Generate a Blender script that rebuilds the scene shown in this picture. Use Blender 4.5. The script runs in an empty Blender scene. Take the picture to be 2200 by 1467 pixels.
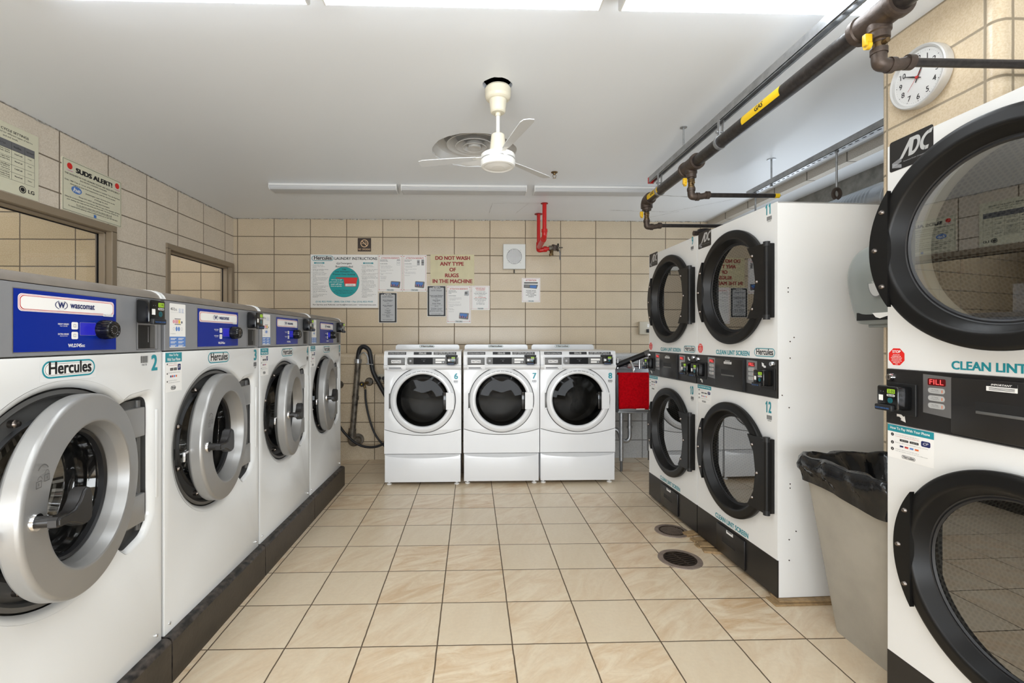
import bpy, bmesh, math, random
from mathutils import Matrix, Vector
random.seed(7)
PI = math.pi
S = bpy.context.scene
COL = S.collection
# ------------------------------------------------------------------ camera
cam_d = bpy.data.cameras.new('camera')
cam = bpy.data.objects.new('camera', cam_d); COL.objects.link(cam)
cam_d.sensor_width = 36.0; cam_d.lens = 36.0*1000/2200
cam_d.shift_x = 57/2200; cam_d.shift_y = -6.5/2200
cam_d.clip_start = 0.02
cam.location = (0, 0, 1.275)
cam.rotation_euler = (PI/2, 0, -0.028)
S.camera = cam
# ------------------------------------------------------------------ world, exposure
w = bpy.data.worlds.new('world'); S.world = w; w.use_nodes = True
w.node_tree.nodes['Background'].inputs[0].default_value = (1, 1, 1, 1)
w.node_tree.nodes['Background'].inputs[1].default_value = 0.3
S.view_settings.view_transform = 'Standard'
S.view_settings.look = 'None'
S.view_settings.exposure = 0.22
S.view_settings.gamma = 1.0
S.view_settings.use_curve_mapping = False
LAMP = 9.0      # fluorescent lens strength
def daylight(loc, rot, sx, sy, power, col):
    l = bpy.data.lights.new('daylight', 'AREA'); l.shape = 'RECTANGLE'; l.size = sx; l.size_y = sy; l.energy = power; l.color = col
    o = bpy.data.objects.new('daylight', l); COL.objects.link(o); o.location = loc; o.rotation_euler = rot
daylight((0, -2.58, 1.35), (PI/2+.25, 0, 0), 5.0, 2.2, 330, (.86, .93, 1.0))         # window behind the viewer
daylight((3.09, 3.8, 1.75), (PI/2, 0, PI/2), 2.4, 1.0, 20, (.84, .92, 1.0))      # window behind the dryers
# ------------------------------------------------------------------ constants of the room
H_CEIL = 2.63; XL = -2.69; XR = 2.72; YB = 5.32; YF = -2.6; YLOW = 4.93; ZLEDGE = 1.11
# ------------------------------------------------------------------ materials
MATS = {}
def srgb(r, g, b):
    f = lambda c: (c/255/12.92) if c/255 <= 0.04045 else ((c/255+0.055)/1.055)**2.4
    return (f(r), f(g), f(b), 1)
def mat(name, col, rough=0.5, metal=0.0, spec=0.5, emit=None, es=1.0, bump=None, var=None, coat=0.0, aniso=0):
    """principled; bump=(scale,strength,detail); var=(scale,amount) colour mottling"""
    if name in MATS: return MATS[name]
    m = bpy.data.materials.new(name); m.use_nodes = True
    nt = m.node_tree; b = nt.nodes['Principled BSDF']
    b.inputs['Base Color'].default_value = col
    b.inputs['Roughness'].default_value = rough
    b.inputs['Metallic'].default_value = metal
    b.inputs['Specular IOR Level'].default_value = spec
    b.inputs['Coat Weight'].default_value = coat
    if emit: b.inputs['Emission Color'].default_value = emit; b.inputs['Emission Strength'].default_value = es
    tc = nt.nodes.new('ShaderNodeTexCoord')
    if var:
        n = nt.nodes.new('ShaderNodeTexNoise'); n.inputs['Scale'].default_value = var[0]; n.inputs['Detail'].default_value = 5
        nt.links.new(tc.outputs['Object'], n.inputs['Vector'])
        mx = nt.nodes.new('ShaderNodeMix'); mx.data_type = 'RGBA'
        c2 = var[2] if len(var) > 2 else tuple(c*(1-var[1]) for c in col[:3])+(1,)
        mx.inputs[6].default_value = col; mx.inputs[7].default_value = c2
        rr = nt.nodes.new('ShaderNodeMapRange'); rr.inputs[1].default_value = .4; rr.inputs[2].default_value = .7
        nt.links.new(n.outputs['Fac'], rr.inputs[0]); nt.links.new(rr.outputs[0], mx.inputs[0])
        nt.links.new(mx.outputs[2], b.inputs['Base Color'])
    if bump:
        n = nt.nodes.new('ShaderNodeTexNoise'); n.inputs['Scale'].default_value = bump[0]; n.inputs['Detail'].default_value = 3
        nt.links.new(tc.outputs['Object'], n.inputs['Vector'])
        bp = nt.nodes.new('ShaderNodeBump'); bp.inputs['Strength'].default_value = bump[1]; bp.inputs['Distance'].default_value = .003
        nt.links.new(n.outputs['Fac'], bp.inputs['Height']); nt.links.new(bp.outputs['Normal'], b.inputs['Normal'])
    MATS[name] = m
    return m

class NG:
    """tiny helper for math node chains"""
    def __init__(s, nt): s.nt = nt
    def m(s, op, a, b=None, c=None, clamp=False):
        n = s.nt.nodes.new('ShaderNodeMath'); n.operation = op; n.use_clamp = clamp
        for i, v in enumerate((a, b, c)):
            if v is None: continue
            if isinstance(v, (int, float)): n.inputs[i].default_value = v
            else: s.nt.links.new(v, n.inputs[i])
        return n.outputs[0]
    def mix(s, f, a, b, kind='MIX'):
        n = s.nt.nodes.new('ShaderNodeMix'); n.data_type = 'RGBA'; n.blend_type = kind
        for i, v in ((0, f), (6, a), (7, b)):
            if isinstance(v, (int, float)): n.inputs[i].default_value = v
            elif isinstance(v, tuple): n.inputs[i].default_value = v
            else: s.nt.links.new(v, n.inputs[i])
        return n.outputs[2]

def tile_mat(name, ua, va, u0, v0, tw, th, grout, c1, c2, cg, rough=.3, floor=False, gx=False):
    """stack-bond tiles/blocks laid on world axes ua,va with lines through (u0,v0)"""
    m = bpy.data.materials.new(name); m.use_nodes = True
    nt = m.node_tree; b = nt.nodes['Principled BSDF']; g = NG(nt)
    geo = nt.nodes.new('ShaderNodeTexCoord'); sep = nt.nodes.new('ShaderNodeSeparateXYZ')
    pos = geo.outputs['Object']
    nt.links.new(pos, sep.inputs[0])
    # slight waviness of the joints
    wn = nt.nodes.new('ShaderNodeTexNoise'); wn.inputs['Scale'].default_value = 14; wn.inputs['Detail'].default_value = 4
    nt.links.new(pos, wn.inputs['Vector'])
    wob = g.m('MULTIPLY', g.m('SUBTRACT', wn.outputs['Fac'], .5), .0035 if not floor else .004)
    U = g.m('ADD', sep.outputs[ua], wob); V = g.m('ADD', sep.outputs[va], wob)
    cu = g.m('DIVIDE', g.m('SUBTRACT', U, u0), tw); cv = g.m('DIVIDE', g.m('SUBTRACT', V, v0), th)
    iu = g.m('FLOOR', cu); iv = g.m('FLOOR', cv)
    fu = g.m('SUBTRACT', cu, iu); fv = g.m('SUBTRACT', cv, iv)
    du = g.m('MULTIPLY', g.m('MINIMUM', fu, g.m('SUBTRACT', 1.0, fu)), tw)
    dv = g.m('MULTIPLY', g.m('MINIMUM', fv, g.m('SUBTRACT', 1.0, fv)), th)
    d = g.m('MINIMUM', du, dv)
    gr = g.m('SUBTRACT', 1.0, g.m('DIVIDE', g.m('SUBTRACT', d, grout*.35), grout*.3, clamp=True))   # 1 in the joint
    cx = nt.nodes.new('ShaderNodeCombineXYZ'); nt.links.new(iu, cx.inputs[0]); nt.links.new(iv, cx.inputs[1])
    wnz = nt.nodes.new('ShaderNodeTexWhiteNoise'); nt.links.new(cx.outputs[0], wnz.inputs['Vector'])
    rnd = wnz.outputs['Value']
    # mottling
    n1 = nt.nodes.new('ShaderNodeTexNoise'); n1.inputs['Detail'].default_value = 6
    if floor:
        # veins run diagonally, different in every tile
        mp = nt.nodes.new('ShaderNodeVectorMath'); mp.operation = 'ADD'
        sc = nt.nodes.new('ShaderNodeVectorMath'); sc.operation = 'SCALE'; sc.inputs['Scale'].default_value = 9.0
        nt.links.new(wnz.outputs['Color'], sc.inputs[0]); nt.links.new(pos, mp.inputs[0]); nt.links.new(sc.outputs[0], mp.inputs[1])
        mg = nt.nodes.new('ShaderNodeMapping'); mg.inputs['Scale'].default_value = (1.0, 3.2, 1)
        ang = nt.nodes.new('ShaderNodeVectorRotate'); ang.rotation_type = 'Z_AXIS'
        nt.links.new(mp.outputs[0], ang.inputs['Vector'])
        nt.links.new(g.m('ADD', -.75, g.m('MULTIPLY', g.m('SUBTRACT', rnd, .5), 1.2)), ang.inputs['Angle'])
        nt.links.new(ang.outputs[0], mg.inputs['Vector']); nt.links.new(mg.outputs[0], n1.inputs['Vector'])
        n1.inputs['Scale'].default_value = 4.0; n1.inputs['Distortion'].default_value = 1.1; n1.inputs['Roughness'].default_value = .68
        f = g.m('DIVIDE', g.m('SUBTRACT', n1.outputs['Fac'], .38), .34, clamp=True)
        f = g.m('MULTIPLY', f, g.m('ADD', .12, g.m('MULTIPLY', rnd, .88)))
    else:
        n1.inputs['Scale'].default_value = 150; nt.links.new(pos, n1.inputs['Vector'])
        f = g.m('DIVIDE', g.m('SUBTRACT', n1.outputs['Fac'], .40), .22, clamp=True)
        f = g.m('ADD', g.m('MULTIPLY', f, .75), g.m('MULTIPLY', rnd, .25))
    base = g.mix(f, c1, c2)
    n3 = nt.nodes.new('ShaderNodeTexNoise'); n3.inputs['Scale'].default_value = 7 if not floor else 60; n3.inputs['Detail'].default_value = 4
    nt.links.new(pos, n3.inputs['Vector'])
    v2 = g.m('ADD', .93, g.m('MULTIPLY', n3.outputs['Fac'], .14))
    v3 = g.m('MULTIPLY', v2, g.m('ADD', .95, g.m('MULTIPLY', rnd, .10)))
    hs = nt.nodes.new('ShaderNodeHueSaturation'); nt.links.new(base, hs.inputs['Color']); nt.links.new(v3, hs.inputs['Value'])
    col = g.mix(gr, hs.outputs[0], cg)
    nt.links.new(col, b.inputs['Base Color'])
    nt.links.new(g.m('ADD', rough, g.m('MULTIPLY', gr, .5)), b.inputs['Roughness'])
    # relief: joint recess plus orange peel of the glaze
    n2 = nt.nodes.new('ShaderNodeTexNoise'); n2.inputs['Scale'].default_value = 130 if not floor else 25; n2.inputs['Detail'].default_value = 2
    nt.links.new(pos, n2.inputs['Vector'])
    hgt = g.m('SUBTRACT', g.m('MULTIPLY', n2.outputs['Fac'], .35 if not floor else .3), gr)
    bp = nt.nodes.new('ShaderNodeBump'); bp.inputs['Strength'].default_value = .55; bp.inputs['Distance'].default_value = .0025
    nt.links.new(hgt, bp.inputs['Height']); nt.links.new(bp.outputs['Normal'], b.inputs['Normal'])
    return m

WC1 = srgb(210, 195, 170); WC2 = srgb(192, 173, 146); WCG = srgb(110, 95, 76)
M_WB = tile_mat('glazed_block_back', 0, 2, -2.645, .19, .4064, .2032, .0085, WC1, WC2, WCG, .22)
M_WLOW = tile_mat('glazed_block_low', 0, 2, -1.03, .19, .4064, .2032, .0085, WC1, WC2, WCG, .22)
M_WL = tile_mat('glazed_block_side', 1, 2, 3.11, .19, .4064, .2032, .0085, srgb(232, 220, 203), srgb(216, 202, 182), srgb(122, 108, 90), .22)  # tile colour lightened to make up for weak light on the left wall
M_WP = tile_mat('glazed_block_pillar', 1, 2, 1.665, .19, .4064, .2032, .010, srgb(222, 204, 176), srgb(208, 187, 155), srgb(158, 144, 122), .26)
M_WPF = tile_mat('glazed_block_pillar_end', 0, 2, 2.35, .19, .4064, .2032, .010, srgb(222, 204, 176), srgb(208, 187, 155), srgb(150, 136, 114), .26)
M_WC = tile_mat('glazed_block_corridor', 0, 2, -2.98-.4064*3, .19, .4064, .2032, .0085, srgb(230, 210, 174), srgb(212, 186, 146), WCG, .2)
M_HEAD = tile_mat('block_header', 1, 2, 2.9, 2.40, .4064, .3, .012, srgb(196, 188, 176), srgb(168, 160, 148), srgb(110, 104, 96), .6)
M_FLOOR = tile_mat('ceramic_floor', 0, 1, -.7717, 3.188, .3127, .3127, .0055, srgb(216, 199, 172), srgb(184, 147, 104), srgb(84, 68, 50), .3, floor=True)

M_CEIL = mat('ceiling_paint', srgb(237, 240, 243), .38, bump=(5, .18), spec=.4)
M_WHITE = mat('white_enamel', srgb(226, 226, 224), .22, coat=.3)
M_DRYW = mat('dryer_enamel', srgb(229, 228, 225), .3, bump=(300, .06))
M_WHT2 = mat('appliance_white', srgb(224, 224, 224), .2, coat=.3)
M_STEEL = mat('brushed_steel', srgb(178, 178, 180), .38, 1.0, bump=(240, .08))
M_PANELM = mat('panel_metal', srgb(146, 147, 150), .42, .35, bump=(260, .06))
M_CAPM = mat('cap_metal', srgb(128, 119, 109), .4, .3, var=(9, .22))
M_RING = mat('door_silver', srgb(160, 159, 157), .36, .55, bump=(300, .015))
M_CHROME = mat('chrome', srgb(220, 220, 222), .12, 1.0)
M_DGREY = mat('dark_grey_metal', srgb(92, 91, 89), .4, .1)
M_BLACK = mat('black_paint', srgb(30, 28, 27), .34)
M_BLKM = mat('matt_black', srgb(22, 22, 23), .5)
M_BLKGL = mat('gloss_black', srgb(12, 12, 13), .14)
M_SCR = mat('screen_black', srgb(16, 16, 17), .45, spec=.15)
M_RUB = mat('black_rubber', srgb(24, 24, 26), .45)
M_PLINTH = mat('plinth_paint', srgb(58, 50, 42), .4, bump=(60, .2), var=(12, .35))
M_PLTOP = mat('plinth_edge', srgb(20, 19, 19), .45, var=(40, .0, srgb(80, 72, 66)))
M_DBROWN = mat('dryer_ring_black', srgb(17, 16, 15), .38, spec=.28)
M_BLUE = mat('panel_blue', srgb(6, 38, 138), .25, spec=.25)
M_NAVY = mat('ink_navy', srgb(24, 36, 92), .5)
M_TEAL = mat('ink_teal', srgb(32, 140, 152), .4)
M_WP_ = mat('paper_white', srgb(238, 236, 232), .5)
M_CREAM = mat('sign_cream', srgb(226, 222, 196), .35)
M_YEL = mat('sign_yellowed', srgb(210, 200, 160), .4, var=(9, .1))
M_INK = mat('ink_black', srgb(22, 22, 24), .5)
M_GINK = mat('ink_grey', srgb(110, 110, 112), .5)
M_LINK = mat('ink_light_grey', srgb(170, 170, 172), .5)
M_RINK = mat('ink_red', srgb(190, 40, 34), .5)
M_DRED = mat('ink_dark_red', srgb(146, 28, 26), .5)
M_PINK = mat('ink_pink', srgb(222, 160, 168), .5)
M_SKY = mat('ink_blue', srgb(70, 120, 190), .5)
M_LBLUE = mat('sticker_blue', srgb(88, 130, 196), .4)
M_ORN = mat('ink_orange', srgb(220, 110, 60), .5)
M_STOP = mat('stop_red', srgb(226, 36, 28), .4)
M_SILV = mat('sticker_silver', srgb(196, 196, 194), .35, .3)
M_RIB = mat('drum_steel', srgb(190, 186, 178), .25, .75, bump=(40, .3))
M_CREAMR = mat('cream_gasket', srgb(214, 210, 192), .6)
M_IRON = mat('black_iron_pipe', srgb(44, 40, 39), .3, .3, bump=(60, .3), var=(45, .0, srgb(60, 55, 52)))
M_FIT = mat('malleable_fitting', srgb(84, 72, 64), .45, .5, bump=(80, .4), var=(40, .3))
M_BRASS = mat('old_brass', srgb(120, 98, 66), .4, .8, var=(60, .5))
M_YVAL = mat('yellow_handle', srgb(226, 180, 30), .4)
M_YTAPE = mat('yellow_label', srgb(238, 196, 24), .4)
M_GALV = mat('galvanised', srgb(176, 178, 180), .35, .8, bump=(50, .2), var=(25, .25))
M_REDP = mat('red_pipe_paint', srgb(196, 26, 24), .3, bump=(50, .2))
M_WOOD = mat('shim_wood', srgb(160, 132, 94), .6, var=(40, .4))
M_BIN = mat('bin_plastic', srgb(168, 162, 150), .5, bump=(90, .15), var=(6, .16))
M_BAG = mat('bag_plastic', srgb(20, 20, 21), .16, bump=(26, .9))
M_DISP = mat('dispenser_grey', srgb(130, 135, 132), .28)
M_TOWEL = mat('red_terry', srgb(190, 4, 18), .95, bump=(180, 1.0), var=(60, .35), spec=.1)
M_SINK = mat('sink_grey', srgb(160, 164, 168), .35, .6, var=(12, .2))
M_FRAME = mat('frame_paint', srgb(146, 130, 108), .35, bump=(30, .1))
M_FANW = mat('fan_white', srgb(238, 237, 232), .3)
M_FANC = mat('fan_cream', srgb(226, 219, 198), .35)
M_LENSO = mat('lens_unlit', srgb(196, 197, 198), .35)
M_FIXW = mat('fixture_white', srgb(228, 228, 226), .4)
M_LENS = mat('lens_lit', srgb(250, 250, 248), .4, emit=(.90, .965, 1.03, 1), es=LAMP)
M_GREEN = mat('led_green', (.02, .05, 0, 1), .4, emit=(.55, .9, .05, 1), es=.55)
M_LEDBK = mat('led_red_back', (.06, .0, .0, 1), .3, emit=(.4, .0, .01, 1), es=.10)
M_LEDR = mat('led_red', (.4, .02, .01, 1), .4, emit=(1, .08, .08, 1), es=1.6)
M_LCD = mat('lcd_blue', (.01, .01, .2, 1), .2, emit=(.04, .04, .8, 1), es=.3)
M_PLUGB = mat('outlet_plate', srgb(196, 188, 170), .4)
M_CONC = mat('concrete', srgb(140, 138, 132), .8, bump=(40, .5), var=(14, .4))
M_VENT = mat('vent_metal', srgb(206, 204, 200), .4, .1)
M_DUCT = mat('foil_duct', srgb(170, 174, 178), .3, .9, bump=(30, .6))
M_PIPEOLD = mat('old_drain_pipe', srgb(120, 112, 100), .5, .5, bump=(40, .5), var=(18, .0, srgb(50, 46, 42)))
M_GRATE = mat('grate_iron', srgb(70, 56, 44), .45, .6, bump=(60, .4), var=(30, .4))
M_DRRIM = mat('drain_rim', srgb(142, 126, 114), .5, .3, bump=(60, .3), var=(30, .25))
M_DARK = mat('dark_void', srgb(14, 13, 12), .8)
M_RIVET = mat('rivet', srgb(120, 112, 106), .25, .9)

def glass_mat(name, tint, ior=1.5, rough=0.0, gain=1.0):
    m = bpy.data.materials.new(name); m.use_nodes = True; nt = m.node_tree
    for n in list(nt.nodes):
        if n.type == 'BSDF_PRINCIPLED': nt.nodes.remove(n)
    out = nt.nodes['Material Output']; g = NG(nt)
    tr = nt.nodes.new('ShaderNodeBsdfTransparent'); tr.inputs[0].default_value = tint
    gl = nt.nodes.new('ShaderNodeBsdfGlossy'); gl.inputs['Roughness'].default_value = rough
    lw = nt.nodes.new('ShaderNodeLayerWeight'); lw.inputs[0].default_value = .5
    f0 = ((ior-1)/(ior+1))**2
    mx = nt.nodes.new('ShaderNodeMixShader')
    fr = g.m('ADD', f0, g.m('MULTIPLY', g.m('POWER', lw.outputs['Facing'], 5.0), 1-f0))
    nt.links.new(g.m('MULTIPLY', fr, gain, clamp=True), mx.inputs[0])
    nt.links.new(tr.outputs[0], mx.inputs[1]); nt.links.new(gl.outputs[0], mx.inputs[2]); nt.links.new(mx.outputs[0], out.inputs[0])
    return m
M_GLD = glass_mat('dryer_glass', (.50, .50, .49, 1), 2.1, gain=2.6)
M_GLW = glass_mat('washer_glass', (.66, .65, .63, 1), 1.6, gain=2.6)
M_GLM = glass_mat('dark_door_glass', (.12, .12, .12, 1), 1.5, gain=.22)
M_GLP = glass_mat('window_glass', (.97, .97, .97, 1), 1.45)
M_GLC = glass_mat('clear_thin', (.9, .9, .9, 1), 1.4)

def perf_mat():
    m = bpy.data.materials.new('perforated_drum'); m.use_nodes = True; nt = m.node_tree
    b = nt.nodes['Principled BSDF']; g = NG(nt)
    tc = nt.nodes.new('ShaderNodeTexCoord'); sp = nt.nodes.new('ShaderNodeSeparateXYZ'); nt.links.new(tc.outputs['Object'], sp.inputs[0])
    a = g.m('MULTIPLY', g.m('ARCTAN2', sp.outputs[2], sp.outputs[0]), .33)
    P_ = .0168
    cv = g.m('DIVIDE', sp.outputs[1], P_*.87); iv = g.m('FLOOR', cv); fv = g.m('SUBTRACT', g.m('SUBTRACT', cv, iv), .5)
    cu = g.m('ADD', g.m('DIVIDE', a, P_), g.m('MULTIPLY', g.m('MODULO', g.m('ABSOLUTE', iv), 2.0), .5))
    fu = g.m('SUBTRACT', g.m('SUBTRACT', cu, g.m('FLOOR', cu)), .5)
    fv = g.m('MULTIPLY', fv, .87)
    d = g.m('SQRT', g.m('ADD', g.m('MULTIPLY', fu, fu), g.m('MULTIPLY', fv, fv)))
    hole = g.m('LESS_THAN', d, .33)
    col = g.mix(hole, srgb(138, 136, 128), srgb(18, 18, 18)); nt.links.new(col, b.inputs['Base Color'])
    b.inputs['Metallic'].default_value = .1; b.inputs['Roughness'].default_value = .45
    return m
M_PERF = perf_mat()

# ------------------------------------------------------------------ mesh building
def rot_z(a): return Matrix.Rotation(a, 4, 'Z')
class MB:
    def __init__(s): s.v = []; s.f = []; s.mi = []; s.sm = []; s.mats = []; s.T = Matrix.Identity(4)
    def mid(s, m):
        if m not in s.mats: s.mats.append(m)
        return s.mats.index(m)
    def add(s, vs, fs, m, smooth=False, T=None):
        o = len(s.v); TT = s.T @ T if T is not None else s.T
        s.v += [tuple(TT @ Vector(v)) for v in vs]
        k = s.mid(m)
        for f in fs: s.f.append([i+o for i in f]); s.mi.append(k); s.sm.append(smooth)
        return s
    def box(s, x0, x1, y0, y1, z0, z1, m, b=0, seg=2, T=None):
        bm = bmesh.new(); bmesh.ops.create_cube(bm, size=1)
        for v in bm.verts: v.co = ((x0+x1)/2+v.co.x*(x1-x0), (y0+y1)/2+v.co.y*(y1-y0), (z0+z1)/2+v.co.z*(z1-z0))
        if b: bmesh.ops.bevel(bm, geom=bm.edges[:], offset=b, segments=seg, affect='EDGES', profile=.5)
        return s.bm(bm, m, bool(b), T)
    def bm(s, bm, m, smooth=False, T=None):
        bm.verts.ensure_lookup_table(); bm.verts.index_update()
        s.add([v.co[:] for v in bm.verts], [[v.index for v in f.verts] for f in bm.faces], m, smooth, T); bm.free(); return s
    def lathe(s, prof, m, c=(0, 0, 0), axis='y', seg=64, T=None, smooth=True, a0=0, a1=2*PI):
        """prof = [(r, h)]; axis y: circle in XZ, h along y; axis z: circle in XY"""
        q = [prof[0]]
        for a, b in zip(prof, prof[1:]):          # support loops keep wide faces flat
            L = math.hypot(b[0]-a[0], b[1]-a[1])
            if smooth and L > .010: k = .0012/L; q += [(a[0]+(b[0]-a[0])*k, a[1]+(b[1]-a[1])*k), (b[0]-(b[0]-a[0])*k, b[1]-(b[1]-a[1])*k)]
            q.append(b)
        prof = q
        vs = []; fs = []; n = len(prof); full = abs(a1-a0-2*PI) < 1e-6
        cnt = seg if full else seg+1
        for i in range(cnt):
            a = a0+(a1-a0)*i/seg; ca, sa = math.cos(a), math.sin(a)
            for r, h in prof:
                if axis == 'y': vs.append((c[0]+r*ca, c[1]+h, c[2]+r*sa))
                elif axis == 'z': vs.append((c[0]+r*ca, c[1]+r*sa, c[2]+h))
                else: vs.append((c[0]+h, c[1]+r*ca, c[2]+r*sa))
        for i in range(seg):
            j = (i+1) % cnt
            for k in range(n-1): fs.append([i*n+k, j*n+k, j*n+k+1, i*n+k+1])
        return s.add(vs, fs, m, smooth, T)
    def cyl(s, p, q, r, m, seg=20, r2=None, cap=True, smooth=True):
        p = Vector(p); q = Vector(q); d = (q-p); L = d.length; d.normalize()
        z = Vector((0, 0, 1)); R = z.rotation_difference(d).to_matrix().to_4x4()
        T = Matrix.Translation(p) @ R; r2 = r if r2 is None else r2
        vs = []; fs = []
        for i in range(seg):
            a = 2*PI*i/seg; vs += [(r*math.cos(a), r*math.sin(a), 0), (r2*math.cos(a), r2*math.sin(a), L)]
        for i in range(seg):
            j = (i+1) % seg; fs.append([2*i, 2*j, 2*j+1, 2*i+1])
        s.add(vs, fs, m, smooth, T)
        if cap:
            s.add([v for v in vs[0::2]], [list(range(seg))[::-1]], m, False, T); s.add([v for v in vs[1::2]], [list(range(seg))], m, False, T)
        return s
    def tube(s, pts, r, m, seg=12, sub=8, cap=True):
        """smooth tube through points (Catmull-Rom)"""
        P_ = [Vector(p) for p in pts]
        if sub > 1 and len(P_) > 2:
            Q = []; E_ = [P_[0]*2-P_[1]]+P_+[P_[-1]*2-P_[-2]]
            for i in range(1, len(E_)-2):
                a, b, c, d = E_[i-1:i+3]
                for k in range(sub):
                    t = k/sub; Q.append(.5*((2*b)+(c-a)*t+(2*a-5*b+4*c-d)*t*t+(3*b-a-3*c+d)*t**3))
            Q.append(P_[-1]); P_ = Q
        rs = r if isinstance(r, (list, tuple)) else None
        vs = []; fs = []; up = Vector((0, 0, 1)); prev = None
        for i, p in enumerate(P_):
            d = (P_[min(i+1, len(P_)-1)]-P_[max(i-1, 0)]).normalized()
            if prev is None:
                u = d.orthogonal().normalized()
            else:
                u = (prev-d*prev.dot(d)).normalized()
            prev = u; w_ = d.cross(u); rr = r if rs is None else rs[0]+(rs[1]-rs[0])*i/(len(P_)-1)
            for k in range(seg):
                a = 2*PI*k/seg; vs.append(tuple(p+(u*math.cos(a)+w_*math.sin(a))*rr))
        for i in range(len(P_)-1):
            for k in range(seg):
                l = (k+1) % seg; fs.append([i*seg+k, i*seg+l, (i+1)*seg+l, (i+1)*seg+k])
        s.add(vs, fs, m, True)
        if cap: n = len(P_)-1; s.add(vs[:seg], [list(range(seg))[::-1]], m); s.add(vs[n*seg:], [list(range(seg))], m)
        return s
    def prism(s, pts, y0, y1, m, T=None, smooth=False):
        """polygon in XZ (counter-clockwise seen from -Y), front at y0 (smaller) back at y1"""
        n = len(pts); vs = [(x, y0, z) for x, z in pts]+[(x, y1, z) for x, z in pts]
        fs = [list(range(n)), list(range(n, 2*n))[::-1]]
        s.add(vs, fs, m, False, T); s.add(vs, [[i+n, (i+1) % n+n, (i+1) % n, i] for i in range(n)], m, smooth, T)
        return s
    def flat(s, pts, y, m, T=None): return s.add([(x, y, z) for x, z in pts], [list(range(len(pts)))], m, False, T)
    def rect(s, x0, z0, x1, z1, y, m): return s.flat([(x0, z0), (x1, z0), (x1, z1), (x0, z1)], y, m)
    def rr(s, x0, z0, x1, z1, r, y, m): return s.flat(rrect(x0, z0, x1, z1, r), y, m)
    def disc(s, cx, cz, r, y, m, seg=32, rz=None):
        rz = rz or r
        return s.flat([(cx+r*math.cos(2*PI*i/seg), cz+rz*math.sin(2*PI*i/seg)) for i in range(seg)], y, m)
    def frame(s, x0, z0, x1, z1, t, y, m):
        s.rect(x0, z0, x1, z0+t, y, m); s.rect(x0, z1-t, x1, z1, y, m); s.rect(x0, z0+t, x0+t, z1-t, y, m); s.rect(x1-t, z0+t, x1, z1-t, y, m); return s
    def ringflat(s, cx, cz, r0, r1, y, m, seg=40, sx=1.0):
        return s.add([(cx+r*sx*math.cos(2*PI*i/seg), y, cz+r*math.sin(2*PI*i/seg)) for i in range(seg) for r in (r0, r1)],
                     [[2*i, 2*i+1, 2*((i+1) % seg)+1, 2*((i+1) % seg)] for i in range(seg)], m)
    def text(s, t, y, m, fit=None, at=None, size=None, bold=0, shear=0, align='C', T=None):
        """fit=(x0,z0,x1,z1) stretches the ink box; or at=(x,z) with cap size"""
        vs, fs, bb = text_mesh(t, bold, shear)
        if fit:
            x0, z0, x1, z1 = fit; sx = (x1-x0)/(bb[2]-bb[0]); sz = (z1-z0)/(bb[3]-bb[1])
            vs = [(x0+(a-bb[0])*sx, y-q, z0+(b-bb[1])*sz) for a, b, q in vs]
        else:
            k = size/.73; wd = (bb[2]-bb[0])*k
            ox = at[0]-(wd/2 if align == 'C' else 0 if align == 'L' else wd)
            vs = [(ox+(a-bb[0])*k, y-q, at[1]+b*k) for a, b, q in vs]
        return s.add(vs, fs, m, False, T)
    def build(s, name, parent=None, loc=None, sharp=35):
        me = bpy.data.meshes.new(name); me.from_pydata(s.v, [], s.f)
        for m in s.mats: me.materials.append(m)
        me.polygons.foreach_set('material_index', s.mi); me.polygons.foreach_set('use_smooth', s.sm)
        me.update()
        if any(s.sm):
            try: me.set_sharp_from_angle(angle=math.radians(sharp))
            except Exception: pass
        o = bpy.data.objects.new(name, me); COL.objects.link(o)
        if parent: o.parent = parent
        if loc: o.location = loc
        return o
_tc = {}
def text_mesh(t, bold=0, shear=0):
    k = (t, bold, shear)
    if k not in _tc:
        c = bpy.data.curves.new('t', 'FONT'); c.body = t; c.offset = 0; c.shear = shear; c.resolution_u = 3; c.size = 1
        o = bpy.data.objects.new('t', c); me = bpy.data.meshes.new_from_object(o)
        vs = [(v.co.x, v.co.y, 0) for v in me.vertices]; fs = [list(p.vertices) for p in me.polygons]
        if bold > 0 and vs:                    # heavier strokes: overprinted copies
            b_ = .010+bold*.9; v0, f0, k0 = vs, fs, len(vs); vs = []; fs = []
            sh = [(-b_, -b_*.6), (b_, -b_*.6), (-b_, b_*.6), (b_, b_*.6)] + ([(0, 0)] if b_ > .03 else [])
            for j, (dx, dy) in enumerate(sh):
                vs += [(a+dx, c_+dy, j*2e-5) for a, c_, _ in v0]; fs += [[i+j*k0 for i in f] for f in f0]
        xs = [v[0] for v in vs] or [0, 1]; ys = [v[1] for v in vs] or [0, 1]
        _tc[k] = (vs, fs, (min(xs), min(ys), max(xs), max(ys)))
        bpy.data.objects.remove(o); bpy.data.curves.remove(c); bpy.data.meshes.remove(me)
    return _tc[k]
def rrect(x0, z0, x1, z1, r, seg=6):
    p = []
    for cx, cz, a in ((x1-r, z0+r, -PI/2), (x1-r, z1-r, 0), (x0+r, z1-r, PI/2), (x0+r, z0+r, PI)):
        for i in range(seg+1): t = a+PI/2*i/seg; p.append((cx+r*math.cos(t), cz+r*math.sin(t)))
    return p
def circ(cx, cz, r, seg=72): return [(cx+r*math.cos(2*PI*i/seg), cz+r*math.sin(2*PI*i/seg)) for i in range(seg)]
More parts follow.
